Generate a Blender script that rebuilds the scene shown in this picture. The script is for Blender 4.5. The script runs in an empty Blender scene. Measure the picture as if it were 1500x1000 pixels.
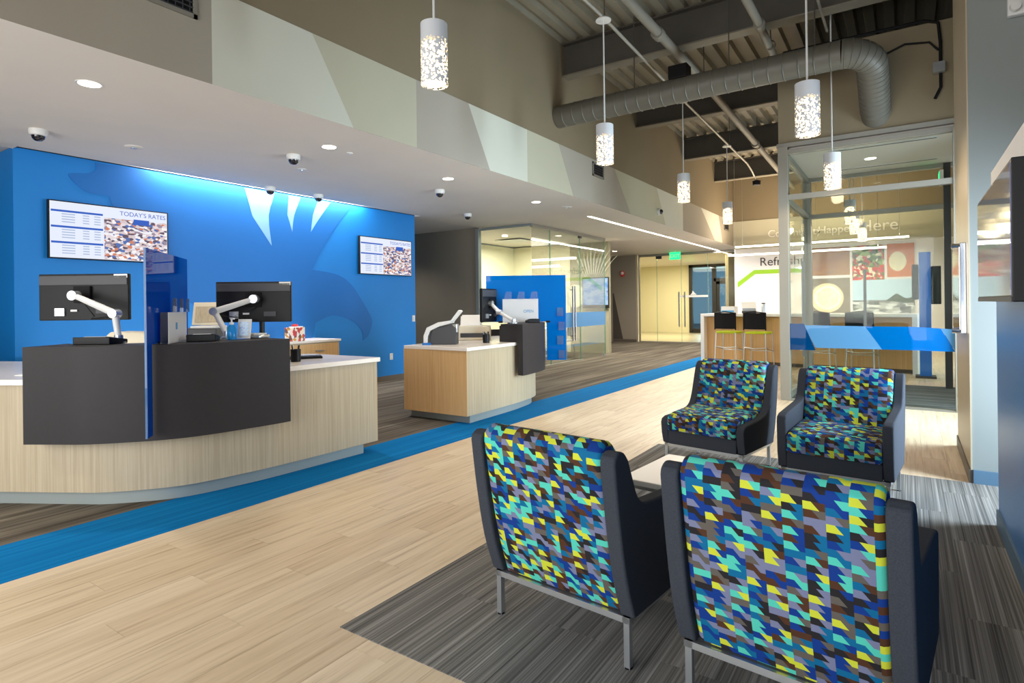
import bpy, bmesh, math, random
from mathutils import Vector, Matrix
random.seed(7)
S = bpy.context.scene
COL = S.collection
PI = math.pi

# ------------------------------------------------------------------ camera, world, lights, exposure
F, YAW, ROLL, H = 862.0, math.radians(33.93), math.radians(0.7), 1.36
fw = Vector((-math.sin(YAW), math.cos(YAW), 0)); rt = Vector((math.cos(YAW), math.sin(YAW), 0)); up = Vector((0, 0, 1))
eu = rt * math.cos(ROLL) - up * math.sin(ROLL); ev = up * math.cos(ROLL) + rt * math.sin(ROLL)
cam = bpy.data.cameras.new('camera'); cam.sensor_width = 36; cam.lens = F / 1500 * 36
cam.shift_y = -53 / 1500; cam.clip_start = 0.05; cam.clip_end = 200
co = bpy.data.objects.new('camera', cam); COL.objects.link(co)
M = Matrix.Identity(4)
for r in range(3):
    M[r][0] = eu[r]; M[r][1] = ev[r]; M[r][2] = -fw[r]; M[r][3] = (0, 0, H)[r]
co.matrix_world = M
S.camera = co

w = bpy.data.worlds.new('sky'); S.world = w; w.use_nodes = True
wn = w.node_tree.nodes; wn['Background'].inputs[0].default_value = (0.55, 0.75, 1.0, 1); wn['Background'].inputs[1].default_value = 1.1
S.view_settings.view_transform = 'Standard'; S.view_settings.look = 'None'
S.view_settings.gamma = 1.0; S.view_settings.use_curve_mapping = False
S.view_settings.exposure = 0.0
S.cycles.max_bounces = 10; S.cycles.transparent_max_bounces = 24
S.cycles.sample_clamp_indirect = 4.0; S.cycles.caustics_reflective = False; S.cycles.caustics_refractive = False


def area_light(name, loc, target, sx, sy, power, color=(1, 1, 1), spread=PI):
    d = bpy.data.lights.new(name, 'AREA'); d.shape = 'RECTANGLE'; d.size = sx; d.size_y = sy
    d.energy = power; d.color = color; d.spread = spread
    o = bpy.data.objects.new(name, d); COL.objects.link(o); o.location = loc
    v = Vector(target) - Vector(loc)
    if abs(v.x) + abs(v.y) > 0.05: o.rotation_euler = v.to_track_quat('-Z', 'Y').to_euler()
    return o


def spot_light(name, loc, power, color, angle=120, blend=0.8, radius=0.06):
    d = bpy.data.lights.new(name, 'SPOT'); d.energy = power; d.color = color
    d.spot_size = math.radians(angle); d.spot_blend = blend; d.shadow_soft_size = radius
    o = bpy.data.objects.new(name, d); COL.objects.link(o); o.location = loc
    return o


def point_light(name, loc, power, color, radius):
    d = bpy.data.lights.new(name, 'POINT'); d.energy = power; d.color = color; d.shadow_soft_size = radius
    o = bpy.data.objects.new(name, d); COL.objects.link(o); o.location = loc
    return o


WARM = (1.0, 0.80, 0.56); NEUT = (1.0, 0.93, 0.84); COOL = (0.72, 0.87, 1.0)
# daylight through the storefront behind the camera and through the windows in the right wall
area_light('daylight_storefront', (-2.6, -2.9, 1.7), (-2.6, 5, 1.6), 7.0, 3.0, 400, (1.0, 0.97, 0.92))
area_light('daylight_alcove', (1.55, 4.98, 1.1), (-3, 4.9, 0.55), 0.8, 1.9, 110, COOL, math.radians(120))
area_light('daylight_entry', (1.75, 7.9, 1.5), (-3, 7.7, 0.6), 1.6, 2.6, 260, COOL, math.radians(140))
area_light('daylight_cafe', (1.75, 13.5, 1.5), (-3, 13.5, 0.8), 4.5, 2.4, 90, (0.85, 0.93, 1.0))
area_light('daylight_doors', (-7.0, 30.5, 1.8), (-7, 20, 1.2), 4.0, 2.6, 250, COOL)


# ------------------------------------------------------------------ helpers
def lin(c):
    return tuple(((v / 255) / 12.92 if v / 255 <= 0.04045 else ((v / 255 + 0.055) / 1.055) ** 2.4) for v in c)


class G:
    """small node graph helper"""
    def __init__(s, name):
        s.m = bpy.data.materials.new(name); s.m.use_nodes = True; s.t = s.m.node_tree
        s.n = s.t.nodes; s.bsdf = s.n['Principled BSDF']; s.out = s.n['Material Output']
    def node(s, kind, **kw):
        x = s.n.new(kind)
        for k, v in kw.items(): setattr(x, k, v)
        return x
    def put(s, sock, v):
        if v is None: return
        if isinstance(v, bpy.types.NodeSocket): s.t.links.new(v, sock)
        elif isinstance(v, (tuple, list)) and len(v) == 3 and sock.type == 'RGBA': sock.default_value = (*v, 1)
        else: sock.default_value = v
    def math(s, op, a, b=None, c=None):
        x = s.node('ShaderNodeMath', operation=op)
        for i, v in enumerate((a, b, c)): s.put(x.inputs[i], v)
        return x.outputs[0]
    def mix(s, f, a, b, mode='MIX'):
        x = s.node('ShaderNodeMix', data_type='RGBA', blend_type=mode)
        s.put(x.inputs[0], f); s.put(x.inputs[6], a); s.put(x.inputs[7], b)
        return x.outputs[2]
    def coord(s, which='Object'):
        return s.node('ShaderNodeTexCoord').outputs[which]
    def mapping(s, vec, scale=(1, 1, 1), loc=(0, 0, 0), rot=(0, 0, 0)):
        x = s.node('ShaderNodeMapping'); s.put(x.inputs['Vector'], vec)
        s.put(x.inputs['Scale'], scale); s.put(x.inputs['Location'], loc); s.put(x.inputs['Rotation'], rot)
        return x.outputs[0]
    def noise(s, vec, scale, detail=4, rough=0.55):
        x = s.node('ShaderNodeTexNoise'); s.put(x.inputs['Vector'], vec)
        x.inputs['Scale'].default_value = scale; x.inputs['Detail'].default_value = detail; x.inputs['Roughness'].default_value = rough
        return x.outputs[0]
    def ramp(s, f, stops, interp='LINEAR'):
        x = s.node('ShaderNodeValToRGB'); e = x.color_ramp.elements; x.color_ramp.interpolation = interp
        while len(e) < len(stops): e.new(0.5)
        for k, (p, c) in enumerate(stops):
            e[k].position = p; e[k].color = (*c, 1)
        s.put(x.inputs[0], f); return x.outputs[0]
    def bump(s, h, strength=0.2, dist=0.01):
        x = s.node('ShaderNodeBump'); x.inputs['Strength'].default_value = strength; x.inputs['Distance'].default_value = dist
        s.put(x.inputs['Height'], h); s.put(s.bsdf.inputs['Normal'], x.outputs[0])
    def base(s, col, rough=0.5, metal=0.0, spec=0.5):
        s.put(s.bsdf.inputs['Base Color'], col); s.put(s.bsdf.inputs['Roughness'], rough)
        s.put(s.bsdf.inputs['Metallic'], metal); s.bsdf.inputs['Specular IOR Level'].default_value = spec
        return s


def plain(name, rgb, rough=0.5, metal=0.0, spec=0.5, grain=0.0, scale=40):
    g = G(name); c = lin(rgb)
    if grain:
        f = g.noise(g.coord(), scale)
        c = g.mix(f, tuple(v * (1 - grain) for v in c), tuple(min(1, v * (1 + grain)) for v in c))
    return g.base(c, rough, metal, spec).m


def glow(name, rgb, strength):
    g = G(name); g.base((0, 0, 0), 0.6)
    g.bsdf.inputs['Emission Color'].default_value = (*lin(rgb), 1); g.bsdf.inputs['Emission Strength'].default_value = strength
    return g.m


def glass(name, tint, fres=0.5, body=0.0, body_col=(1, 1, 1)):
    g = G(name); t = g.node('ShaderNodeBsdfTransparent'); g.put(t.inputs[0], tint)
    gl = g.node('ShaderNodeBsdfGlossy'); gl.inputs['Roughness'].default_value = 0.02
    lw = g.node('ShaderNodeFresnel'); lw.inputs[0].default_value = 1.5
    f = g.math('MULTIPLY', lw.outputs[0], fres)
    sh = t.outputs[0]
    if body:
        d = g.node('ShaderNodeBsdfDiffuse'); g.put(d.inputs[0], body_col)
        tr = g.node('ShaderNodeBsdfTranslucent'); g.put(tr.inputs[0], body_col)
        ad = g.node('ShaderNodeMixShader'); ad.inputs[0].default_value = 0.45
        g.t.links.new(d.outputs[0], ad.inputs[1]); g.t.links.new(tr.outputs[0], ad.inputs[2])
        mx = g.node('ShaderNodeMixShader'); mx.inputs[0].default_value = body
        g.t.links.new(sh, mx.inputs[1]); g.t.links.new(ad.outputs[0], mx.inputs[2]); sh = mx.outputs[0]
    m2 = g.node('ShaderNodeMixShader'); g.put(m2.inputs[0], f)
    g.t.links.new(sh, m2.inputs[1]); g.t.links.new(gl.outputs[0], m2.inputs[2])
    g.t.links.new(m2.outputs[0], g.out.inputs[0])
    return g.m


class MB:
    def __init__(s): s.bm = bmesh.new(); s.uv = None
    def _v(s, pts): return [s.bm.verts.new(p) for p in pts]
    def face(s, pts, mi=0):
        f = s.bm.faces.new(s._v(pts)); f.material_index = mi; return s
    def box(s, c, d, rz=0, mi=0, rot=None):
        R = rot if rot else Matrix.Rotation(rz, 3, 'Z'); c = Vector(c)
        v = [s.bm.verts.new(c + R @ Vector((x * d[0] / 2, y * d[1] / 2, z * d[2] / 2))) for x in (-1, 1) for y in (-1, 1) for z in (-1, 1)]
        for q in ((0, 1, 3, 2), (4, 6, 7, 5), (0, 4, 5, 1), (2, 3, 7, 6), (0, 2, 6, 4), (1, 5, 7, 3)):
            f = s.bm.faces.new([v[k] for k in q]); f.material_index = mi
        return s
    def span(s, a, b, mi=0):
        return s.box([(a[i] + b[i]) / 2 for i in range(3)], [abs(b[i] - a[i]) for i in range(3)], mi=mi)
    def prism(s, poly, z0, z1, mi=0, M=None):
        M = M or Matrix.Identity(4)
        lo = [s.bm.verts.new(M @ Vector((p[0], p[1], z0))) for p in poly]; hi = [s.bm.verts.new(M @ Vector((p[0], p[1], z1))) for p in poly]
        n = len(poly)
        fs = [s.bm.faces.new(lo[::-1]), s.bm.faces.new(hi)]
        for i in range(n): fs.append(s.bm.faces.new((lo[i], lo[(i + 1) % n], hi[(i + 1) % n], hi[i])))
        for f in fs: f.material_index = mi
        return s
    def tube(s, path, r, n=10, caps=True):
        P = [Vector(p) for p in path]; rings = []
        x = None
        for i, p in enumerate(P):
            t = (P[min(i + 1, len(P) - 1)] - P[max(i - 1, 0)]).normalized()
            if x is None: x = t.orthogonal().normalized()
            x = (x - t * x.dot(t)).normalized(); y = t.cross(x)
            rr = r[i] if isinstance(r, (list, tuple)) else r
            rings.append([s.bm.verts.new(p + (x * math.cos(2 * PI * k / n) + y * math.sin(2 * PI * k / n)) * rr) for k in range(n)])
        for a, b in zip(rings[:-1], rings[1:]):
            for k in range(n): s.bm.faces.new((a[k], a[(k + 1) % n], b[(k + 1) % n], b[k]))
        if caps: s.bm.faces.new(rings[0][::-1]); s.bm.faces.new(rings[-1])
        return s
    def lathe(s, prof, n=24, c=(0, 0, 0), M=None):
        M = M or Matrix.Translation(c); rings = []
        for r, z in prof:
            rings.append([s.bm.verts.new(M @ Vector((max(r, 1e-4) * math.cos(2 * PI * k / n), max(r, 1e-4) * math.sin(2 * PI * k / n), z))) for k in range(n)])
        for a, b in zip(rings[:-1], rings[1:]):
            for k in range(n): s.bm.faces.new((a[k], a[(k + 1) % n], b[(k + 1) % n], b[k]))
        return s
    def build(s, name, mat, parent=None, smooth=False, bevel=0.0, seg=2, auto=True):
        bmesh.ops.recalc_face_normals(s.bm, faces=s.bm.faces)
        me = bpy.data.meshes.new(name); s.bm.to_mesh(me); s.bm.free()
        for m in (mat if isinstance(mat, (list, tuple)) else [mat]): me.materials.append(m)
        if smooth:
            for p in me.polygons: p.use_smooth = True
            me.set_sharp_from_angle(angle=math.radians(40))
        o = bpy.data.objects.new(name, me); COL.objects.link(o)
        if parent: o.parent = parent
        if bevel:
            b = o.modifiers.new('bevel', 'BEVEL'); b.width = bevel; b.segments = seg; b.limit_method = 'ANGLE'
        return o


def thing(name, label, cat, loc=(0, 0, 0), rz=0, group=None):
    o = bpy.data.objects.new(name, None); COL.objects.link(o); o.location = loc; o.rotation_euler = (0, 0, rz)
    o.empty_display_size = 0.1
    return tag(o, label, cat, group)


def tag(o, label, cat, group=None):
    o['label'] = label; o['category'] = cat
    if group: o['group'] = group
    return o


def struct(o): o['kind'] = 'structure'; return o


def copy_tree(o, parent=None):
    c = o.copy(); COL.objects.link(c)
    if parent: c.parent = parent
    for ch in list(o.children): copy_tree(ch, c)
    return c


def text(body, name, size, mat, parent, M, depth=0.0, align='LEFT', space=1.0):
    cu = bpy.data.curves.new(name, 'FONT'); cu.body = body; cu.size = size; cu.extrude = depth; cu.align_x = align; cu.space_character = space
    t = bpy.data.objects.new(name, cu); COL.objects.link(t)
    dg = bpy.context.evaluated_depsgraph_get(); me = bpy.data.meshes.new_from_object(t.evaluated_get(dg))
    bpy.data.objects.remove(t); me.materials.clear(); me.materials.append(mat)
    o = bpy.data.objects.new(name, me); COL.objects.link(o)
    if parent: o.parent = parent
    o.matrix_basis = M
    return o


def frame(x_dir, y_dir, loc):
    """matrix whose local x, y are the given directions"""
    x = Vector(x_dir).normalized(); y = Vector(y_dir).normalized(); z = x.cross(y)
    m = Matrix.Identity(4)
    for r in range(3): m[r][0] = x[r]; m[r][1] = y[r]; m[r][2] = z[r]; m[r][3] = loc[r]
    return m


def crom(P, n=8):
    out = []
    for i in range(len(P) - 1):
        p0 = Vector(P[max(i - 1, 0)]); p1 = Vector(P[i]); p2 = Vector(P[i + 1]); p3 = Vector(P[min(i + 2, len(P) - 1)])
        for k in range(n):
            t = k / n
            out.append(0.5 * ((2 * p1) + (p2 - p0) * t + (2 * p0 - 5 * p1 + 4 * p2 - p3) * t * t + (3 * p1 - p0 - 3 * p2 + p3) * t ** 3))
    out.append(Vector(P[-1])); return out


# ------------------------------------------------------------------ materials
def wall_paint(name, rgb, rough=0.75, spec=0.3):
    g = G(name); c = lin(rgb); f = g.noise(g.coord(), 1.4, 2)
    g.base(g.mix(f, tuple(v * .95 for v in c), tuple(min(1, v * 1.05) for v in c)), rough, 0, spec)
    g.bump(g.noise(g.coord(), 180, 2), 0.05, 0.002); return g.m


def oak(name, a, b, along='Z', rough=0.45):
    g = G(name); sc = {'Z': (70, 70, 1.2), 'Y': (70, 1.2, 70), 'X': (1.2, 70, 70)}[along]
    f = g.noise(g.mapping(g.coord(), sc), 1.0, 6, 0.65); f2 = g.noise(g.coord(), 1.5, 2)
    g.base(g.mix(f2, g.ramp(f, [(0.25, lin(a)), (0.75, lin(b))]), lin(b), 'MULTIPLY') if False else g.ramp(f, [(0.3, lin(a)), (0.72, lin(b))]), rough, 0, 0.35)
    g.bump(f, 0.08, 0.002); return g.m


M_blue = wall_paint('blue_paint', (16, 122, 200), 0.55, 0.4)
M_blue_dark = wall_paint('deep_blue_paint', (8, 102, 178), 0.55, 0.4)
M_blue_light = wall_paint('light_blue_paint', (88, 176, 236), 0.6)
M_blue_pale = wall_paint('pale_blue_paint', (128, 174, 216), 0.55, .4)
M_navy = wall_paint('navy_blue_wall_paint', (56, 118, 182), 0.35)
M_soffit = wall_paint('ceiling_paint', (226, 219, 210))
M_tan = wall_paint('tan_paint', (134, 121, 98))
M_tan_col = wall_paint('pillar_tan_paint', (176, 162, 138), 0.4)
M_taupe = wall_paint('taupe_paint', (144, 135, 120))
M_cream = wall_paint('cream_paint', (226, 220, 190))
M_greywall = wall_paint('grey_green_paint', (136, 141, 138))
M_band = [wall_paint('band_warm_grey', (164, 156, 142)), wall_paint('band_off_white', (208, 208, 194)), wall_paint('band_olive_cream', (190, 186, 164)), wall_paint('band_stone', (172, 164, 152))]
M_white = plain('white_laminate', (236, 234, 230), 0.3)
M_whitewall = wall_paint('white_wall_paint', (236, 234, 232))
M_quartz = plain('white_quartz', (236, 228, 218), 0.2, grain=0.04, scale=60)
M_oak = oak('pale_oak_laminate', (164, 148, 122), (190, 176, 150))
M_oak_warm = oak('warm_oak_laminate', (192, 150, 98), (218, 180, 128))
M_kick = plain('brushed_kick_plate', (150, 158, 156), 0.45, 0.3)
M_charcoal = plain('charcoal_laminate', (46, 43, 44), 0.55, 0, 0.25, grain=0.12, scale=25)
M_black = plain('black_plastic', (12, 12, 14), 0.45, 0, 0.25)
M_blackmat = plain('matt_black', (18, 18, 20), 0.7, 0, 0.2)
M_dark = plain('dark_grey_plastic', (58, 58, 62), 0.5)
M_beige = plain('beige_plastic', (214, 204, 180), 0.5)
M_silver = plain('silver_metal', (196, 200, 204), 0.3, 0.85)
M_whiteplas = plain('white_plastic', (216, 215, 212), 0.4)
M_chrome = plain('chrome', (214, 218, 222), 0.12, 1.0)
M_alu = plain('clear_anodised_aluminium', (144, 140, 130), 0.45, 0.2)
M_darkframe = plain('dark_bronze_frame', (44, 42, 42), 0.45, 0.3)
M_paper = plain('paper', (240, 238, 232), 0.8)
M_base = plain('dark_baseboard', (92, 82, 72), 0.5)
M_base_blue = plain('blue_grey_baseboard', (82, 112, 136), 0.5)
M_steel_dark = plain('painted_beam_steel', (78, 74, 68), 0.6, grain=0.1, scale=6)
M_steel_mid = plain('painted_flange_steel', (122, 116, 102), 0.6, grain=0.1, scale=6)
M_pipe = plain('painted_pipe', (128, 124, 114), 0.55)
M_duct = plain('painted_spiral_duct', (100, 97, 88), 0.5, 0.1, grain=0.06, scale=5)
M_conduit = plain('galvanised_conduit', (170, 166, 156), 0.45, 0.4)
M_lightdisc = glow('downlight_lens', (255, 240, 214), 9.0)
M_led = glow('led_strip', (255, 244, 228), 6.0)
M_bulb = glow('pendant_bulb', (255, 220, 170), 6.0)
M_red = plain('red_plastic', (196, 40, 34), 0.4)
M_green_led = glow('green_exit_lamp', (30, 235, 130), 2.0)
M_lime = plain('lime_fabric', (190, 208, 20), 0.7)
M_glass = glass('clear_glass', (0.94, 0.965, 0.945), 0.28)
M_glass_office = glass('green_tinted_glass', (0.92, 0.955, 0.93), 0.55)
M_edge_blue = glass('blue_sheet_edge', (0.4, 0.65, 0.95), 0.8, 0.6, lin((130, 180, 236)))
M_glass_edge = glass('glass_edge', (0.5, 0.8, 0.68), 0.8, 0.45, lin((170, 214, 196)))
M_acrylic = glass('blue_acrylic', lin((60, 170, 240)), 0.6, 0.6, lin((0, 140, 232)))
M_acrylic_deep = glass('deep_blue_acrylic', lin((20, 70, 190)), 0.7, 0.6, lin((0, 100, 206)))
M_frost = glass('frosted_acrylic', (0.9, 0.92, 0.97), 0.5, 0.92, (1, 1, 1))
M_clear_ac = glass('clear_acrylic', (0.78, 0.86, 0.95), 0.9, 0.15, lin((210, 225, 245)))
M_film = [glass('film_deep_blue', lin((20, 120, 220)), 0.5, 0.72, lin((0, 134, 220))), glass('film_light_blue', lin((110, 170, 240)), 0.5, 0.78, lin((120, 186, 236))), glass('film_bright_blue', lin((0, 140, 240)), 0.5, 0.75, lin((0, 140, 232))), glass('film_teal', lin((0, 110, 190)), 0.5, 0.45, lin((0, 110, 186)))]
M_screen_black = plain('glossy_screen', (24, 26, 36), 0.04, 0.0, 0.9)


def carpet(name, dark, light, tint, along='Y', freq=46, offset=True):
    g = G(name); v = g.coord('Object')
    if offset:
        r = g.node('ShaderNodeObjectInfo').outputs['Random']
        cb = g.node('ShaderNodeCombineXYZ'); g.put(cb.inputs[0], g.math('MULTIPLY', r, 37.0)); g.put(cb.inputs[1], g.math('MULTIPLY', r, 11.0))
        ad = g.node('ShaderNodeVectorMath', operation='ADD'); g.put(ad.inputs[0], v); g.put(ad.inputs[1], cb.outputs[0]); v = ad.outputs[0]
    sc = (freq, 0.35, 1) if along == 'Y' else (0.35, freq, 1)
    f = g.noise(g.mapping(v, sc), 1.0, 3, 0.7)
    f2 = g.noise(g.mapping(v, (sc[0] * 0.22, sc[1] * 1.0, 1)), 1.0, 2, 0.5)
    fine = g.noise(v, 420, 2)
    c = g.ramp(g.math('ADD', g.math('MULTIPLY', f, 0.65), g.math('MULTIPLY', f2, 0.35)), [(0.36, lin(dark)), (0.52, lin(tint)), (0.66, lin(light))])
    g.base(g.mix(g.math('MULTIPLY', fine, 0.5), c, tuple(v_ * 0.5 for v_ in lin(dark))), 0.95, 0, 0.1)
    g.bump(g.math('ADD', fine, f), 0.35, 0.004); return g.m


M_carpet_grey = carpet('striped_grey_carpet', (76, 75, 74), (184, 182, 178), (138, 136, 132), freq=110)
M_carpet_brown = carpet('striped_brown_carpet', (74, 66, 58), (158, 148, 132), (116, 108, 96), freq=30, offset=False)
M_carpet_blue = carpet('blue_carpet', (0, 104, 172), (24, 142, 208), (6, 124, 190), freq=90, offset=False)
M_carpet_mat = carpet('walk_off_mat', (58, 62, 64), (150, 156, 156), (104, 110, 112), along='X', freq=14, offset=False)


def plank_mat(name, obj_random=True):
    g = G(name); v = g.coord('Object')
    r = g.node('ShaderNodeObjectInfo').outputs['Random']
    cb = g.node('ShaderNodeCombineXYZ'); g.put(cb.inputs[0], g.math('MULTIPLY', r, 23.0)); g.put(cb.inputs[1], g.math('MULTIPLY', r, 57.0))
    ad = g.node('ShaderNodeVectorMath', operation='ADD'); g.put(ad.inputs[0], v); g.put(ad.inputs[1], cb.outputs[0])
    grain = g.noise(g.mapping(ad.outputs[0], (34, 1.3, 1)), 1.0, 6, 0.62)
    broad = g.noise(g.mapping(ad.outputs[0], (9, 0.7, 1)), 1.0, 3, 0.6)
    c = g.ramp(grain, [(0.30, lin((146, 120, 88))), (0.46, lin((208, 187, 156))), (0.7, lin((226, 208, 180)))])
    c = g.mix(g.ramp(broad, [(0.5, (0, 0, 0)), (0.72, (.55, .55, .55))]), c, lin((172, 148, 118)))
    c = g.mix(0.35, c, g.mix(r, lin((196, 172, 140)), lin((230, 213, 186))))
    g.base(c, 0.42, 0, 0.4); g.bump(grain, 0.06, 0.002); return g.m


M_plank = plank_mat('vinyl_oak_plank')


def fabric_mat():
    g = G('geometric_upholstery'); uv = g.node('ShaderNodeUVMap').outputs[0]
    sp = g.node('ShaderNodeSeparateXYZ'); g.put(sp.inputs[0], uv); u, v = sp.outputs[0], sp.outputs[1]
    W, HH = 0.0585, 0.0245
    uc = g.math('DIVIDE', u, W); col = g.math('FLOOR', uc); fu = g.math('FRACT', uc)
    vv = g.math('ADD', g.math('DIVIDE', v, HH), g.math('MULTIPLY', g.math('MODULO', g.math('MULTIPLY', col, 0.37), 1.0), 1.0))
    row = g.math('FLOOR', vv); fv = g.math('FRACT', vv)
    # slanted divider inside every cell: leans right going down
    edge = g.math('SUBTRACT', 0.74, g.math('MULTIPLY', fv, 0.36))
    half = g.math('GREATER_THAN', fu, edge)
    cb = g.node('ShaderNodeCombineXYZ'); g.put(cb.inputs[0], g.math('ADD', col, 0.5)); g.put(cb.inputs[1], g.math('ADD', row, 0.5)); g.put(cb.inputs[2], g.math('ADD', half, 0.5))
    wn_ = g.node('ShaderNodeTexWhiteNoise', noise_dimensions='3D'); g.put(wn_.inputs[0], cb.outputs[0])
    pal = [((8, 56, 138), .17), ((84, 204, 184), .13), ((0, 104, 152), .13), ((120, 126, 158), .14), ((98, 92, 86), .11), ((36, 34, 38), .13), ((80, 50, 32), .10), ((206, 214, 60), .10)]
    stops = []; p = 0
    for c, wt in pal: stops.append((p, lin(c))); p += wt
    c = g.ramp(wn_.outputs[0], stops, 'CONSTANT')
    weave = g.noise(g.mapping(uv, (900, 900, 1)), 1.0, 2)
    g.base(g.mix(g.math('MULTIPLY', weave, 0.25), c, (0.02, 0.02, 0.02)), 0.8, 0, 0.2)
    g.bump(weave, 0.15, 0.001); return g.m


M_fabric = fabric_mat()
M_felt = plain('charcoal_wool', (58, 62, 70), 0.95, 0, 0.15, grain=0.45, scale=260)


def perforated():
    g = G('perforated_white_shade'); uv = g.node('ShaderNodeUVMap').outputs[0]
    sp = g.node('ShaderNodeSeparateXYZ'); g.put(sp.inputs[0], uv)
    vo = g.node('ShaderNodeTexVoronoi', feature='F1'); g.put(vo.inputs['Vector'], uv); vo.inputs['Scale'].default_value = 56
    hole = g.math('LESS_THAN', vo.outputs['Distance'], 0.46)
    low = g.math('LESS_THAN', sp.outputs[1], g.math('ADD', 0.30, g.math('MULTIPLY', g.noise(uv, 30, 0), 0.05)))
    f = g.math('MULTIPLY', hole, low)
    t = g.node('ShaderNodeBsdfTransparent'); mx = g.node('ShaderNodeMixShader'); g.put(mx.inputs[0], f)
    g.base(lin((206, 208, 212)), 0.5)
    g.t.links.new(g.bsdf.outputs[0], mx.inputs[1]); g.t.links.new(t.outputs[0], mx.inputs[2]); g.t.links.new(mx.outputs[0], g.out.inputs[0])
    return g.m


M_shade = perforated()


def picture(name, cols, scale, emit=0.0, squash=(1, 1, 1), distort=0.0, smooth=False):
    g = G(name); v = g.mapping(g.coord('Object'), squash)
    if smooth: f = g.noise(v, scale, 5, 0.6)
    else:
        vo = g.node('ShaderNodeTexVoronoi'); g.put(vo.inputs['Vector'], v); vo.inputs['Scale'].default_value = scale
        wn_ = g.node('ShaderNodeTexWhiteNoise', noise_dimensions='3D'); g.put(wn_.inputs[0], vo.outputs['Color']); f = wn_.outputs[0]
    n = len(cols)
    c = g.ramp(f, [((0.25 + 0.5 * k / max(1, n - 1)) if smooth else k / n, lin(q)) for k, q in enumerate(cols)], 'LINEAR' if smooth else 'CONSTANT')
    g.base(c if not emit else (0, 0, 0), 0.5)
    if emit: g.put(g.bsdf.inputs['Emission Color'], c); g.bsdf.inputs['Emission Strength'].default_value = emit
    return g.m


# ------------------------------------------------------------------ setting: floors
XB, XS, XC, XR = -7.92, -4.45, -2.02, 0.44       # blue wall, soffit edge, carpet edge, right wall
floor = struct(MB().span((-14, -3.5, -0.12), (2.2, 31, -0.012)).build('floor', plain('screed', (150, 140, 126), 0.9)))


def floor_part(name, mat, a, b, z=0.0):
    return struct(MB().span((a[0], a[1], -0.012), (b[0], b[1], z)).build(name, mat, floor))


def planks(x0, x1, y0, y1, wd=0.175, ln=1.22):
    n = max(1, round((x1 - x0) / wd)); wd = (x1 - x0) / n
    for i in range(n):
        y = y0 - (ln * ((i * 0.37) % 1.0)); xm = x0 + (i + .5) * wd
        while y < y1:
            a, b = max(y, y0), min(y + ln, y1)
            if b - a > 0.02:
                key = round(b - a, 3); me = PLK.get((round(wd, 3), key))
                if me is None:
                    o = MB().box((0, 0, -0.006), (wd - 0.0012, b - a - 0.0012, 0.012)).build('plank', M_plank, floor); PLK[(round(wd, 3), key)] = o.data
                else:
                    o = bpy.data.objects.new('plank', me); COL.objects.link(o); o.parent = floor
                o.location = (xm, (a + b) / 2, random.uniform(-0.0004, 0.0))
                o['kind'] = 'structure'
            y += ln


PLK = {}
planks(-3.77, XC, -1.5, 12.6)
planks(XC, XR, 5.52, 8.92)
planks(XC, XR, -0.4, 1.66)
floor_part('side_wood_floor', M_plank, (XC, -1.5), (XR, -0.4))
floor_part('far_wood_floor', M_plank, (-3.77, 12.6), (1.6, 19.0))
floor_part('side_wood_floor', M_plank, (XC, 11.4), (1.6, 12.6)); floor_part('side_wood_floor', M_plank, (XC, 8.92), (-1.45, 11.4)); floor_part('side_wood_floor', M_plank, (XR, 5.52), (1.6, 8.92))
floor_part('entry_mat', M_carpet_mat, (-1.45, 8.98), (1.6, 11.4), 0.004)
floor_part('threshold', M_alu, (-1.36, 8.86), (1.6, 8.98), 0.008)
floor_part('blue_carpet_strip', M_carpet_blue, (-4.385, -3.0), (-3.77, 20.0))
floor_part('brown_carpet', M_carpet_brown, (-12.0, -3.0), (-4.385, 20.0))
floor_part('lobby_floor', plain('pale_stone_floor', (186, 178, 150), 0.3), (-14, 20.0), (2, 30.9), -0.002)
floor_part('front_wood_floor', M_plank, (-3.77, -3.0), (2.2, -1.5))
nx = 10; tw = (XR - XC) / nx; CT = {}
for i in range(nx):
    y = 1.66 - (0.5 if i % 2 else 0.0)
    while y < 5.52:
        a, b = max(y, 1.66), min(y + 1.0, 5.52)
        if b - a > 0.02:
            k = round(b - a, 3)
            if k not in CT:
                o = MB().box((0, 0, -0.005), (tw - 0.0005, b - a - 0.0005, 0.014)).build('carpet_tile', M_carpet_grey, floor); CT[k] = o.data
            else:
                o = bpy.data.objects.new('carpet_tile', CT[k]); COL.objects.link(o); o.parent = floor
            o.location = (XC + (i + .5) * tw, (a + b) / 2, 0); o['kind'] = 'structure'
        y += 1.0
floor_part('alcove_carpet', M_carpet_grey, (XR, 4.55), (1.6, 5.52), 0.002)

# ------------------------------------------------------------------ setting: walls and ceilings
def slab(name, a, b, mat, parent=None): return struct(MB().span(a, b).build(name, mat, parent))


wall_left = slab('wall_left', (XB - 0.9, 2.25, 0), (XB, 8.42, 3.12), M_blue)
struct(MB().span((XB, 2.25, 0), (XB + 0.012, 8.42, 0.1)).build('baseboard_left', M_base))
slab('wall_left_back', (-12.2, -3.5, 0), (-12.0, 10.7, 3.3), M_blue)
slab('wall_alcove', (-12, 10.65, 0), (-8.1, 10.75, 3.14), M_taupe)
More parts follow.
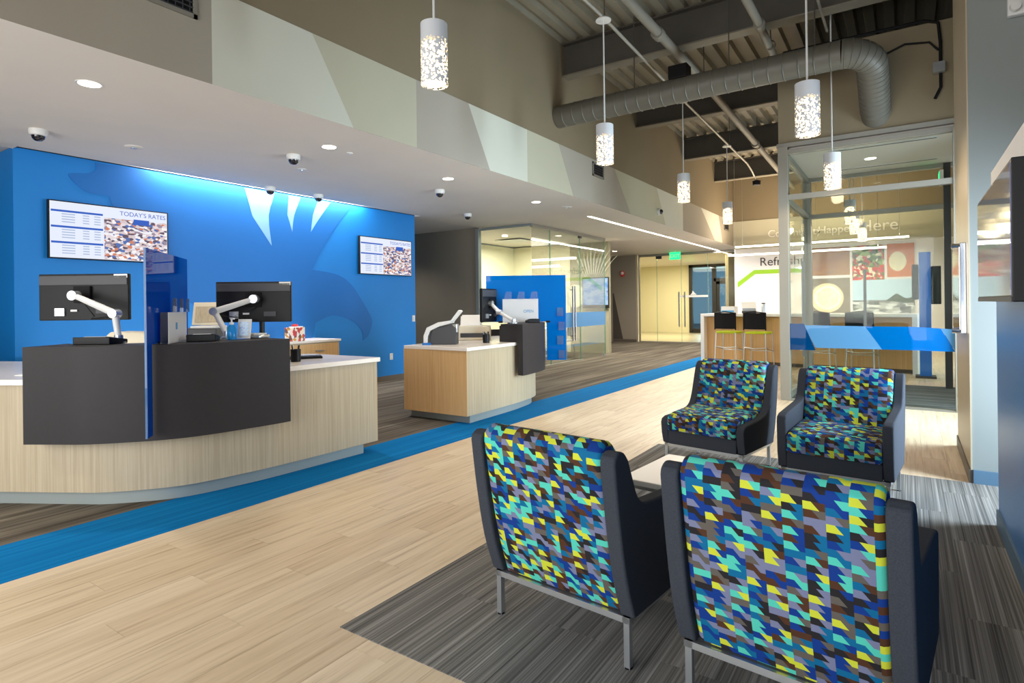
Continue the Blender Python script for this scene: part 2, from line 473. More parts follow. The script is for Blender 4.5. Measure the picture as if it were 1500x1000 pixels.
# lower ceiling (soffit) with a cove slot along the blue wall
ceil_low = slab('ceiling_soffit', (XB + 0.16, -3.4, 3.1), (XS - 0.001, 20.0, 3.16), M_soffit)
slab('ceiling_soffit_panel', (-12.2, -3.4, 3.13), (XB + 0.01, 20.0, 3.2), M_soffit, ceil_low)
slab('ceiling_soffit_panel', (XB, 8.42, 3.1), (XB + 0.17, 20.0, 3.16), M_soffit, ceil_low)
slab('ceiling_soffit_panel', (XB, -3.4, 3.1), (XB + 0.17, 2.25, 3.16), M_soffit, ceil_low)
slab('cove_lining', (XB, 2.25, 3.36), (XB + 0.2, 8.42, 3.4), M_blackmat, ceil_low)
slab('cove_lining', (XB + 0.16, 2.25, 3.14), (XB + 0.2, 8.42, 3.38), M_blackmat, ceil_low)
slab('cove_lining', (XB - 0.1, 2.25, 3.12), (XB, 8.42, 3.38), M_blackmat, ceil_low)
slab('ceiling_lobby', (-14, 20.0, 3.1), (2, 31, 3.2), M_soffit)
# fascia above the soffit: painted band of slanting panels, then plain tan wall
wall_f = slab('wall_fascia', (XS - 0.15, -3.4, 3.101), (XS - 0.006, 20.0, 5.6), M_tan)
ZB, ZT = 3.1, 3.845
cuts = [(-3.4, -3.4), (2.497, 2.497), (3.425, 3.897), (4.785, 4.785), (5.708, 6.149), (7.05, 7.05), (7.952, 8.425), (9.0, 9.0), (10.04, 10.789), (11.41, 11.41), (12.236, 12.77), (14.0, 14.0), (15.5, 16.8), (17.2, 17.6), (19.3, 19.3)]
cols = [0, 1, 2, 3, 1, 2, 3, 3, 2, 2, 1, 0, 1, 0]
for k, c in enumerate(cols):
    (t0, b0), (t1, b1) = cuts[k], cuts[k + 1]
    m = frame((0, 1, 0), (0, 0, 1), (XS - 0.006, 0, 0))
    struct(MB().prism([(b0, ZB), (b1, ZB), (t1, ZT), (t0, ZT)], 0, 0.006, M=m).build('painted_panel', M_band[c], wall_f))
# high metal deck: one corrugated sheet falling slightly towards the back
def zdeck(y): return 5.44 - 0.018 * (y - 8.2)


m = MB(); x = XS - 0.1; prof = []
while x < 3.0:
    prof += [(x, 0.0), (x + 0.11, 0.0), (x + 0.135, 0.075), (x + 0.215, 0.075)]; x += 0.24
for (xa, za), (xb, zb) in zip(prof[:-1], prof[1:]):
    m.face([(xa, -3.4, zdeck(-3.4) + za), (xb, -3.4, zdeck(-3.4) + zb), (xb, 20, zdeck(20) + zb), (xa, 20, zdeck(20) + za)])
struct(m.build('ceiling_deck', plain('painted_steel_deck', (140, 134, 118), 0.6, grain=0.12, scale=3)))
slab('ceiling_roof', (XS - 0.2, -3.4, 5.75), (3.0, 20, 5.85), M_steel_dark)
# right side
wall_r = slab('wall_right', (XR, -3.4, 0), (XR + 0.2, 4.55, 2.12), M_navy)
slab('wall_cap', (XR - 0.004, -3.4, 2.12), (XR + 0.204, 4.554, 2.135), M_whitewall, wall_r)
slab('wall_backing_panel', (XR - 0.018, 2.4, 1.37), (XR, 4.55, 2.12), M_whitewall, wall_r)
struct(MB().span((XR - 0.012, -3.4, 0), (XR, 4.55, 0.1)).build('baseboard_right', M_base_blue))
pillar = slab('wall_pillar', (0.385, 5.52, 0), (1.6, 6.86, 5.7), M_greywall)
slab('wall_pillar_face', (0.375, 5.515, 0.1), (0.385, 6.865, 5.7), M_tan_col, pillar)
struct(MB().span((0.365, 5.515, 0), (0.39, 6.87, 0.1)).build('baseboard_pillar', M_base))
struct(MB().span((0.39, 5.505, 0), (1.6, 5.52, 0.1)).build('baseboard_alcove', M_base_blue))
# outer right wall with window openings (alcove, entry, cafe)
wo = slab('wall_outer', (1.6, -3.4, 0), (1.75, 4.6, 5.7), M_tan)
for a, b in (((1.6, 4.6, 2.1), (1.75, 5.5, 5.7)), ((1.6, 4.6, 0), (1.75, 5.5, 0.12)), ((1.6, 5.5, 0), (1.75, 6.9, 5.7)), ((1.6, 6.9, 2.9), (1.75, 8.9, 5.7)),
             ((1.6, 8.9, 0), (1.75, 11.4, 5.7)), ((1.6, 11.4, 2.9), (1.75, 16.4, 5.7)), ((1.6, 11.4, 0), (1.75, 16.4, 0.3)), ((1.6, 16.4, 0), (1.75, 20, 5.7))):
    slab('wall_pier', a, b, M_tan, wo)


def window(n, y0, y1, z0, z1, bars):
    win = struct(MB().span((1.63, y0, z0), (1.64, y1, z1)).build('window_%d' % n, M_glass))
    f = MB()
    for y in (y0, y1): f.box((1.6, y, (z0 + z1) / 2), (0.16, 0.08, z1 - z0))
    for z in (z0 + .03, z1 - .03): f.box((1.6, (y0 + y1) / 2, z), (0.16, y1 - y0, 0.08))
    struct(f.build('window_frame', M_darkframe, win))
    for y in bars: struct(MB().box((1.6, y, (z0 + z1) / 2), (0.14, 0.06, z1 - z0)).build('mullion', M_darkframe, win))


window(1, 4.6, 5.5, 0.12, 2.1, []); window(2, 6.9, 8.9, 0.0, 2.9, [7.9]); window(3, 11.4, 16.4, 0.3, 2.9, [12.65, 13.9, 15.15])
# storefront behind the camera
wf = slab('wall_front', (-12.2, -3.5, 0), (-6.3, -3.3, 5.7), M_tan)
slab('wall_pier', (1.0, -3.5, 0), (1.75, -3.3, 5.7), M_tan, wf); slab('wall_pier', (-6.3, -3.5, 3.3), (1.0, -3.3, 5.7), M_tan, wf)
for x in (-6.3, -4.5, -2.65, -0.8, 1.0): slab('mullion', (x - .04, -3.48, 0), (x + .04, -3.36, 3.3), M_darkframe, wf)
slab('window_4', (-6.3, -3.43, 0), (1.0, -3.42, 3.3), M_glass)
# far cafe wall, bulkhead and sides
wall_far = slab('wall_far', (-4.36, 19.0, 0), (1.75, 19.2, 3.1), M_whitewall)
slab('wall_bulkhead', (XS, 18.9, 3.0), (1.75, 19.2, 3.845), M_band[2]); slab('wall_far_upper', (XS, 18.93, 3.845), (1.75, 19.2, 5.7), M_tan)
slab('wall_far_side', (-4.45, 19.0, 0), (-4.36, 24, 3.1), M_whitewall)
slab('wall_lobby', (-14, 27.0, 0), (-8.35, 27.2, 3.1), M_cream); slab('wall_lobby_side', (-5.0, 20.1, 0), (-4.9, 27.2, 3.1), M_cream)
slab('wall_lobby_end', (-12.1, 20, 0), (-12, 27.2, 3.1), M_cream)
wg = slab('wall_grey', (-12, 19.8, 0), (-8.0, 19.95, 3.1), M_taupe)
struct(MB().prism([(-8.9, 0.1), (-8.52, 0.1), (-8.86, 1.75), (-8.9, 1.75)], 0, 0.004, M=frame((1, 0, 0), (0, 0, 1), (0, 19.8, 0))).build('painted_triangle', wall_paint('dark_taupe_paint', (74, 68, 62)), wg))
struct(MB().span((-8.9, 19.785, 0), (-8.0, 19.8, 0.1)).build('baseboard_far', M_base))
slab('wall_corridor', (-12.1, 14.9, 0), (-12.0, 19.9, 3.1), M_taupe)

# eagle wall graphic: flat paint on the blue wall
MW = frame((0, 1, 0), (0, 0, 1), (XB + 0.002, 0, 0))
body = [(3.02, 3.1)] + [tuple(p) for p in crom([(3.03, 3.02), (2.95, 2.96), (2.75, 2.92), (2.84, 2.80), (2.95, 2.735), (3.16, 2.727)], 4)] + [(3.2, 2.6), (3.45, 2.12), (3.72, 1.86), (4.1, 1.45), (4.4, 1.25), (4.7, 0.9), (5.0, 0.12), (5.9, 0.12), (6.0, 0.7)]
body += [tuple(p) for p in crom([(6.1, 1.12), (6.4, 1.225), (6.69, 1.186), (6.9, 1.10), (7.017, 1.0), (7.08, 0.9), (7.076, 0.783)], 4)]
body += [tuple(p) for p in crom([(7.08, 0.78), (7.22, 0.872), (7.302, 1.111), (7.2, 1.30), (7.071, 1.476), (6.87, 1.72), (6.629, 1.879), (6.35, 1.94), (6.041, 1.968)], 4)]
body += [tuple(p) for p in crom([(6.041, 1.968), (6.18, 2.22), (6.357, 2.488), (6.6, 2.8), (6.883, 3.1)], 5)]
body += [(6.42, 3.1)] + [tuple(p) for p in crom([(6.41, 3.06), (6.2, 2.82), (6.024, 2.568)], 3)] + [tuple(p) for p in crom([(6.03, 2.6), (6.07, 2.85), (6.163, 3.07)], 3)]
body += [(5.84, 3.1)] + [tuple(p) for p in crom([(5.84, 3.08), (5.72, 2.8), (5.684, 2.536)], 3)] + [tuple(p) for p in crom([(5.67, 2.56), (5.6, 2.8), (5.63, 3.07)], 3)]
body += [(5.38, 3.1)] + [tuple(p) for p in crom([(5.382, 3.053), (5.28, 2.75), (5.326, 2.296)], 3)] + [tuple(p) for p in crom([(5.30, 2.32), (5.02, 2.7), (4.897, 3.06)], 4)] + [(4.89, 3.1)]
def dedupe(P):
    out = [P[0]]
    for p in P[1:]:
        if (Vector(p) - Vector(out[-1])).length > 0.004: out.append(p)
    return out


o = MB().prism(dedupe(body), 0, 0.003, M=MW).build('eagle_mural', M_blue_dark)
tag(o, 'deep blue painted eagle head and wing silhouette on the bright blue wall', 'mural')
for nm, pts in (('feather', [(4.9, 3.1), (5.02, 2.7), (5.326, 2.296), (5.28, 2.75), (5.38, 3.1)]), ('feather', [(5.63, 3.1), (5.6, 2.8), (5.684, 2.536), (5.72, 2.8), (5.84, 3.1)]), ('feather', [(6.163, 3.1), (6.07, 2.85), (6.024, 2.568), (6.2, 2.82), (6.42, 3.1)])):
    MB().prism(pts, 0, 0.002, M=MW).build(nm, M_blue_pale, o)
# cove light
cv = thing('cove_light', 'white linear cove light washing the top of the blue eagle wall', 'light', (XB + 0.09, 5.35, 3.3))
MB().box((0, 0, 0.03), (0.06, 3.5, 0.03)).build('housing', M_whiteplas, cv); MB().box((0, 0, 0.008), (0.05, 3.46, 0.012)).build('lens', M_led, cv)
area_light('cove_lamp', (XB + 0.09, 5.35, 3.29), (XB + 0.07, 5.35, 0), 0.05, 3.46, 130, (1.0, 0.96, 0.94))

# ------------------------------------------------------------------ exposed structure overhead
for k, (y, z) in enumerate(((2.2, 4.96), (5.2, 4.94), (8.2, 4.92), (11.2, 4.85), (14.2, 4.81), (16.9, 4.74))):
    b = thing('roof_beam', ['dark steel roof beam nearest above the camera', 'dark steel roof beam above the near pendants', 'dark steel roof beam just before the grey duct', 'dark steel roof beam just behind the grey duct', 'dark steel roof beam fourth from the duct towards the bar', 'dark steel roof beam farthest away above the bar'][k], 'beam', (0, y, z), 0, 'roof beams')
    xa, xb = XS - 0.006, 3.0; zt = zdeck(y) - z
    xm, L = (xa + xb) / 2, xb - xa
    MB().box((xm, 0, zt / 2), (L, 0.014, zt - 0.02)).build('web', M_steel_dark, b)
    MB().box((xm, 0, 0.01), (L, 0.2, 0.02)).build('lower_flange', M_steel_mid, b)
    MB().box((xm, 0, zt - 0.012), (L, 0.2, 0.02)).build('upper_flange', M_steel_dark, b)


def pipe(name, label, pts, r, mat, cat='pipe', hang=(), zrod=None, coup=()):
    t = thing(name, label, cat, pts[0]); o0 = Vector(pts[0])
    MB().tube([Vector(p) - o0 for p in pts], r, 12).build('run', mat, t, smooth=True)
    for p in coup:
        MB().tube([Vector(p) - o0 - Vector((0, .06, 0)), Vector(p) - o0 + Vector((0, .06, 0))], r * 1.35, 12).build('coupling', mat, t, smooth=True)
    for p in hang:
        q = Vector(p) - o0; top = zdeck(p[1]) - o0.z
        MB().tube([q, (q.x, q.y, top)], 0.008, 6).build('hanger_rod', M_steel_dark, t)
        MB().lathe([(r * 1.15, -0.02), (r * 1.25, -0.02), (r * 1.25, 0.02), (r * 1.15, 0.02)], 12, M=Matrix.Translation(q) @ Matrix.Rotation(PI / 2, 4, 'X')).build('hanger_clamp', M_steel_dark, t)
    return t


pipe('sprinkler_main', 'thick grey sprinkler pipe left of the others, running under the roof beams', [(-2.62, -3.2, 4.83), (-2.60, 9.0, 4.8), (-2.72, 18.8, 4.66)], 0.06, M_pipe, hang=[(-2.6, 5.0, 4.81), (-2.6, 9.3, 4.8), (-2.66, 13.5, 4.73)], coup=[(-2.61, 7.3, 4.8), (-2.6, 9.2, 4.8), (-2.66, 13.3, 4.735)])
pipe('sprinkler_branch', 'grey sprinkler pipe on the right, ending at the tan bulkhead', [(-1.5, -3.2, 4.84), (-1.49, 7.6, 4.8), (-1.52, 8.85, 4.8)], 0.05, M_pipe, hang=[(-1.49, 5.0, 4.82), (-1.49, 8.5, 4.8)], coup=[(-1.49, 7.8, 4.8)])
cond = pipe('lighting_conduit', 'thin pale conduit carrying the left row of pendants', [(-2.9, -3.2, 4.74), (-2.91, 6.3, 4.70), (-3.0, 9.5, 4.66), (-3.1, 14.6, 4.62), (-3.12, 15.2, 4.55), (-3.1, 15.6, 4.38)], 0.02, M_conduit, 'conduit', hang=[(-2.92, 6.36, 4.7), (-3.07, 12.8, 4.64)])
MB().lathe([(0.0, -0.1), (0.09, -0.1), (0.1, 0.0), (0.03, 0.03), (0.0, 0.03)], 14, c=(-3.1 + 2.9, 15.6 + 3.2, 4.38 - 4.74)).build('spot_head', M_black, cond)
pipe('electrical_conduit', 'thin conduit right of centre under the roof deck', [(-0.85, -3.2, 4.95), (-0.85, 8.8, 4.93)], 0.016, M_conduit, 'conduit')
# black conduit across the top of the bulkhead
pipe('black_conduit', 'thin black conduit along the top of the tan bulkhead', [(-1.4, 8.87, 4.80), (0.2, 8.87, 4.80), (0.34, 8.87, 4.74), (0.36, 8.87, 4.5), (0.36, 8.87, 4.2), (0.36, 8.87, 3.95), (0.3, 8.87, 3.82)], 0.018, M_blackmat, 'conduit')
tg = thing('black_cable', 'black cable sagging down the bulkhead from a junction box', 'cable', (0, 8.86, 0))
MB().tube([(-0.3, 0, 4.45), (0.0, 0, 4.56), (0.25, 0, 4.52), (0.34, 0, 4.4)], 0.012, 6).build('run', M_blackmat, tg, smooth=True)
MB().box((0.34, -0.03, 4.18), (0.12, 0.08, 0.12)).build('junction_box', M_silver, tg)
# spiral duct with elbow into the bulkhead
du = thing('spiral_duct', 'large grey spiral duct crossing the hall and elbowing into the bulkhead', 'duct', (0, 7.95, 4.25)); R_D = 0.165
path = [(XS, 0, 0.0), (-0.62, 0, 0.02)]
DN = Vector((0, 0.89, -0.456)); XH = Vector((1, 0, 0)); E0 = Vector((-0.62, 0, 0.02))
def elbow_at(a): return E0 + XH * 0.3 * math.sin(a) + DN * 0.3 * (1 - math.cos(a)), XH * math.cos(a) + DN * math.sin(a)
elb = [tuple(elbow_at(i * PI / 16)[0]) for i in range(1, 9)]
MB().tube(path, R_D, 28).build('straight_duct', M_duct, du, smooth=True)
MB().tube([path[-1]] + elb, R_D * 1.02, 28).build('elbow', M_duct, du, smooth=True)
e1 = Vector(elb[-1]); e2 = e1 + DN * ((0.97 - e1.y) / DN.y)
MB().tube([e1, e2 + DN * 0.1], R_D, 28).build('outlet_duct', M_duct, du, smooth=True)
rg = None


def seam(p, t):
    global rg
    if rg is None:
        rg = MB().lathe([(R_D, -0.008), (R_D + 0.008, 0), (R_D, 0.008)], 28, M=Matrix.Rotation(PI / 2, 4, 'Y')).build('spiral_seam', M_duct, du, smooth=True); q = rg
    else: q = rg.copy(); COL.objects.link(q)
    q.location = p; q.rotation_euler = Vector(t).to_track_quat('X', 'Z').to_euler()


for k in range(22): seam((XS + 0.15 + k * 0.17, 0, 0.02 * (0.15 + k * 0.17) / 3.8), XH)
for k in range(8): seam(*elbow_at((k + .5) * PI / 16))
for k in range(10): seam(e1 + (e2 - e1) * (k + .5) / 10.5, DN)
for x in (-3.2, -1.9, -0.9): MB().tube([(x, 0, R_D), (x, 0, 1.2)], 0.008, 6).build('hanger_rod', M_steel_dark, du)
MB().box((-2.55, 0, R_D + 0.08), (0.26, 0.2, 0.18)).build('damper_box', M_black, du, bevel=.01)

# ------------------------------------------------------------------ pendants
def make_pendant(label, loc, ztop, group):
    t = thing('pendant_lamp', label, 'lamp', loc, 0, group)
    R, Hh, n = 0.1, 0.45, 32
    bm = bmesh.new(); uvl = bm.loops.layers.uv.new('UVMap'); rings = []
    zs = [0, 0.05, 0.1, 0.2, 0.32, 0.44, 0.45]
    for z in zs: rings.append([bm.verts.new((R * math.cos(2 * PI * k / n), R * math.sin(2 * PI * k / n), z)) for k in range(n)])
    for i in range(len(zs) - 1):
        for k in range(n):
            f = bm.faces.new((rings[i][k], rings[i][(k + 1) % n], rings[i + 1][(k + 1) % n], rings[i + 1][k])); f.smooth = True
            for l, (kk, zz) in zip(f.loops, ((k, zs[i]), (k + 1, zs[i]), (k + 1, zs[i + 1]), (k, zs[i + 1]))): l[uvl].uv = (kk * 2 * PI * R / n, zz)
    me = bpy.data.meshes.new('shade'); bm.to_mesh(me); bm.free(); me.materials.append(M_shade)
    o = bpy.data.objects.new('shade', me); COL.objects.link(o); o.parent = t
    MB().lathe([(0, 0.452), (0.1, 0.452), (0.1, 0.445), (0.02, 0.44)], 24).build('shade_cap', M_whiteplas, t)
    MB().lathe([(0.0, 0.012), (0.082, 0.012), (0.085, 0.02), (0.085, 0.30), (0.0, 0.33)], 20).build('diffuser', M_bulb, t, smooth=True)
    MB().tube([(0, 0, 0.45), (0.0, 0, 1.0), (0, 0, ztop - loc[2])], 0.009, 8).build('cord', M_whiteplas, t)
    MB().lathe([(0.0, 0.03), (0.05, 0.03), (0.09, 0.0), (0.09, -0.012), (0.0, -0.012)], 20, c=(0, 0, ztop - loc[2])).build('canopy', M_whiteplas, t)
    spot_light('pendant_bulb_lamp', (loc[0], loc[1], loc[2] - 0.03), 55, WARM, 176, 0.35, 0.08)
    return t


GL = 'perforated white pendants in a row'
for lb, x, y, z, zt in (('perforated white pendant hanging nearest, at the top above the wood floor', -2.9, 3.317, 3.0, 4.70),
                    ('perforated white pendant second in the left row, before the square wall vent', -2.92, 6.326, 3.0, 4.68),
                    ('perforated white pendant third in the left row, hanging behind the duct', -3.0, 9.49, 3.0, 4.64),
                    ('perforated white pendant farthest in the left row, near the far bulkhead', -3.1, 12.7, 3.0, 4.62),
                    ('perforated white pendant nearest in the right row, in front of the duct elbow', -0.71, 5.71, 2.81, 5.45),
                    ('perforated white pendant hanging right before the glass vestibule', -0.79, 8.6, 2.81, 5.4),
                    ('perforated white pendant in the cafe, first one behind the glass vestibule', -0.89, 12.76, 2.81, 5.3),
                    ('perforated white pendant in the cafe, middle one behind the glass vestibule', -0.95, 14.7, 2.81, 5.3),
                    ('perforated white pendant in the cafe, last one before the photo mural', -0.9, 16.6, 2.81, 5.3)):
    make_pendant(lb, (x, y, z), zt, GL)

# ------------------------------------------------------------------ soffit fittings
def downlight(label, x, y, z=3.1, power=95, lamp=True, color=NEUT):
    t = thing('downlight', label, 'light', (x, y, z), 0, 'recessed ceiling downlights')
    MB().lathe([(0.072, -0.001), (0.09, -0.004), (0.092, 0.0), (0.07, 0.004)], 24).build('trim_ring', M_whiteplas, t)
    MB().lathe([(0.0, -0.003), (0.074, -0.003)], 24).build('lens', M_lightdisc, t)
    if lamp: spot_light('downlight_lamp', (x, y, z - 0.02), power, color, 130, 0.9, 0.07)
    return t


downlight('recessed downlight nearest, above the left end of the long teller counter', -5.2, 1.95)
downlight('recessed downlight second along, above the right end of the long counter', -5.19, 4.2)
downlight('recessed downlight third along, above the second teller counter', -5.2, 6.2)
downlight('recessed downlight fourth along, beside the glass office', -5.2, 8.5)
downlight('recessed downlight far off by the grey wall with the alarm', -8.0, 18.0)
for x, y in ((-5.2, -0.4), (-10.0, 9.3)): spot_light('downlight_lamp', (x, y, 3.07), 95, NEUT, 130, 0.9, 0.07)


def dome_camera(label, loc, M=None, s=1.0):
    t = thing('dome_camera', label, 'camera', loc, 0, 'ceiling dome cameras')
    Q = (M or Matrix.Identity(4)) @ Matrix.Scale(s, 4)
    MB().lathe([(0.0, 0), (0.075, 0), (0.078, -0.02), (0.07, -0.055), (0.058, -0.06), (0.0, -0.06)], 20, M=Q).build('housing', M_whiteplas, t, smooth=True)
    MB().lathe([(0.056, -0.058), (0.05, -0.085), (0.03, -0.105), (0.0, -0.112)], 20, M=Q).build('dome', M_screen_black, t, smooth=True)


dome_camera('white dome camera nearest, at the far left above the blue wall corner', (-6.91, 2.16, 3.1))
dome_camera('white dome camera above the middle of the long counter', (-5.785, 4.18, 3.1))
dome_camera('white dome camera left of the two close to the lit eagle feathers', (-7.59, 5.09, 3.1))
dome_camera('white dome camera right of the two close to the lit eagle feathers', (-7.52, 5.87, 3.1))
dome_camera('white dome camera above the second teller counter', (-5.8, 6.72, 3.1))
dome_camera('white dome camera near the taupe wall beside the glass office', (-6.89, 8.78, 3.1))
dome_camera('white dome camera fixed sideways on the painted fascia band', (XS, 12.3, 3.33), Matrix.Rotation(-PI / 2, 4, 'Y'))


def grille(label, y0, y1, z0, z1):
    t = thing('air_vent', label, 'vent', (XS, (y0 + y1) / 2, (z0 + z1) / 2)); wd, h = y1 - y0, z1 - z0
    MB().box((0.002, 0, 0), (0.004, wd, h)).build('backing', M_black, t)
    f = MB()
    for s in (-1, 1):
        f.box((0.008, s * (wd / 2 - .015), 0), (0.02, 0.03, h)); f.box((0.008, 0, s * (h / 2 - .015)), (0.02, wd, 0.03))
    f.build('grille_frame', M_pipe, t)
    n = max(4, int(h / 0.035))
    sl = MB().box((0.008, 0, 0), (0.012, wd - .05, 0.008)).build('louvre', M_dark, t); sl.location.z = -h / 2 + h / n
    for k in range(2, n):
        q = sl.copy(); COL.objects.link(q); q.location.z = -h / 2 + k * h / n
    n2 = int(wd / 0.05)
    for k in range(1, n2): MB().box((0.006, -wd / 2 + k * wd / n2, 0), (0.008, 0.006, h - .05)).build('blade', M_dark, t)


grille('dark air grille high on the fascia at the top left', 1.75, 2.38, 3.55, 3.78)
grille('square dark air vent on the painted fascia behind the second pendant', 9.12, 9.56, 3.56, 3.8)
grille('small dark air vent at the far end of the fascia', 17.8, 18.3, 3.5, 3.78)


def disc(name, label, cat, x, y, r, mat, z=3.1, group=None):
    t = thing(name, label, cat, (x, y, z), 0, group)
    MB().lathe([(0, -0.012), (r * .55, -0.012), (r * .9, -0.008), (r, 0.0)], 20).build('cover', mat, t, smooth=True)
    MB().lathe([(0, -0.02), (r * .3, -0.02), (r * .34, -0.012)], 12).build('core', M_silver, t)


disc('ceiling_speaker', 'flat white ceiling speaker disc above the rates screen', 'speaker', -6.84, 2.97, 0.09, M_soffit)
disc('ceiling_sensor', 'small white ceiling sensor between the dome cameras', 'sensor', -6.3, 4.67, 0.06, M_whiteplas)
disc('fire_sprinkler', 'small sprinkler fitting beside the second downlight', 'sprinkler', -5.21, 4.5, 0.035, M_whiteplas)
disc('smoke_detector', 'small white smoke detector beside the fourth downlight', 'detector', -5.03, 9.26, 0.09, M_whiteplas)
ll = thing('linear_light', 'long white linear light recessed in the low ceiling along the corridor', 'light', (-5.2, 15.3, 3.1))
MB().box((0, 0, -0.002), (0.1, 9.7, 0.006)).build('housing', M_whiteplas, ll); MB().box((0, 0, -0.006), (0.07, 9.64, 0.006)).build('lens', M_led, ll)
area_light('linear_lamp', (-5.2, 15.3, 3.07), (-5.2, 15.3, 0), 0.08, 9.6, 260, NEUT)
area_light('office_lamp', (-8.3, 12.8, 3.0), (-8.3, 12.8, 0), 1.6, 2.4, 260, (1, .94, .84))
area_light('lobby_lamp', (-8.0, 23.5, 3.05), (-8, 23.5, 0), 3, 4, 330, (1, .94, .80))

# ------------------------------------------------------------------ rate screens on the blue wall
M_scr_white = glow('screen_white', (228, 234, 250), 1.02); M_scr_blue = glow('screen_blue', (34, 92, 200), 0.9); M_scr_grey = glow('screen_grey_text', (172, 190, 222), 0.9)
M_scr_coin = picture('screen_coins', [(214, 200, 206), (88, 66, 84), (228, 214, 218), (70, 100, 170), (206, 120, 84), (238, 236, 242), (150, 132, 150), (216, 192, 190), (246, 240, 240)], 26, 1.0, (1, 1, 1.6))
M_scr_pink = glow('screen_hand', (222, 190, 190), 0.85)


def rates_tv(label, y0, y1, z0, z1):
    x = XB + 0.03
    t = thing('television', label, 'screen', (XB, (y0 + y1) / 2, (z0 + z1) / 2)); wd, h = y1 - y0, z1 - z0
    MB().box((0.02, 0, 0), (0.04, wd * .5, h * .5)).build('wall_mount', M_black, t)
    MB().box((0.055, 0, 0), (0.04, wd, h)).build('housing', M_black, t, bevel=.004)
    def rect(nm, a, b, c, d, mat, e): return MB().box((e, -wd / 2 + (a + b) / 2 * wd, h / 2 - (c + d) / 2 * h), (0.001, (b - a) * wd, (d - c) * h)).build(nm, mat, t)
    rect('screen', 0.012, 0.988, 0.02, 0.98, M_scr_white, 0.0758)
    rect('screen_photo', 0.43, 0.985, 0.22, 0.97, M_scr_coin, 0.0768)
    rect('screen_photo_corner', 0.68, 0.82, 0.2, 0.3, M_scr_blue, 0.0773)
    for k in range(3):
        z = 0.16 + 0.27 * k
        text(['SAVINGS', 'LOANS', 'CERTIFICATES'][k] if False else 'RATES', 'heading', 0.032 * h / .63, M_scr_blue, t, frame((0, 1, 0), (0, 0, 1), (0.0772, -wd / 2 + 0.02 * wd, h / 2 - (z - .005) * h))) if False else None
        rect('table_header', 0.02, 0.42, z, z + 0.035, M_scr_blue, 0.077)
        for r in range(4):
            zz = z + 0.06 + r * 0.045
            rect('table_row', 0.1, 0.2, zz, zz + .016, M_scr_grey, 0.077); rect('table_row', 0.26, 0.31, zz, zz + .016, M_scr_grey, 0.077); rect('table_row', 0.35, 0.4, zz, zz + .016, M_scr_grey, 0.077)
    text("TODAY'S RATES", 'screen_title', 0.073 * wd / 1.27, M_scr_blue, t, frame((0, 1, 0), (0, 0, 1), (0.0775, -wd / 2 + 0.56 * wd, h / 2 - 0.15 * h)), 0, 'LEFT', 1.0)
    return t


rates_tv("wall television on the left showing TODAY'S RATES beside a coin photo", 2.53, 3.80, 1.945, 2.595)
rates_tv("wall television on the right of the eagle showing TODAY'S RATES", 6.97, 8.25, 1.935, 2.60)


def plate(name, label, y, z, sw):
    t = thing(name, label, 'outlet' if not sw else 'switch', (XB, y, z))
    MB().box((0.004, 0, 0), (0.008, 0.075, 0.12)).build('cover_plate', M_whiteplas, t, bevel=.003)
    if sw: MB().box((0.011, 0, 0), (0.012, 0.03, 0.06)).build('rocker', M_whiteplas, t)
    else:
        for s in (-1, 1): MB().box((0.009, 0, s * .028), (0.004, 0.034, 0.03)).build('socket', M_beige, t)


plate('wall_outlet', 'white wall outlet low on the blue wall between the counters', 7.76, 0.443, False)
plate('light_switch', 'white light switch at the right edge of the blue wall', 8.36, 1.13, True)

# ------------------------------------------------------------------ teller counters
OUT = [(-7.4, 0.2), (-6.3, 0.82), (-5.283, 1.408), (-4.85, 1.655), (-4.60, 1.82), (-4.323, 2.164), (-4.225, 2.6), (-4.19, 3.0), (-4.166, 3.891)]
INN = [(-5.15, 3.891), (-5.2, 3.2), (-5.55, 2.85), (-6.1, 2.45), (-7.6, 1.75)]


def mir(P, mirror): return [(p[0], 9.15 - p[1]) if mirror else (p[0], p[1]) for p in P]


def offset(P, d):
    Q = [Vector((p[0], p[1])) for p in P]; out = []
    for i in range(len(Q)):
        t = (Q[min(i + 1, len(Q) - 1)] - Q[max(i - 1, 0)]).normalized(); n = Vector((t.y, -t.x)); out.append(Q[i] + n * d)
    return out


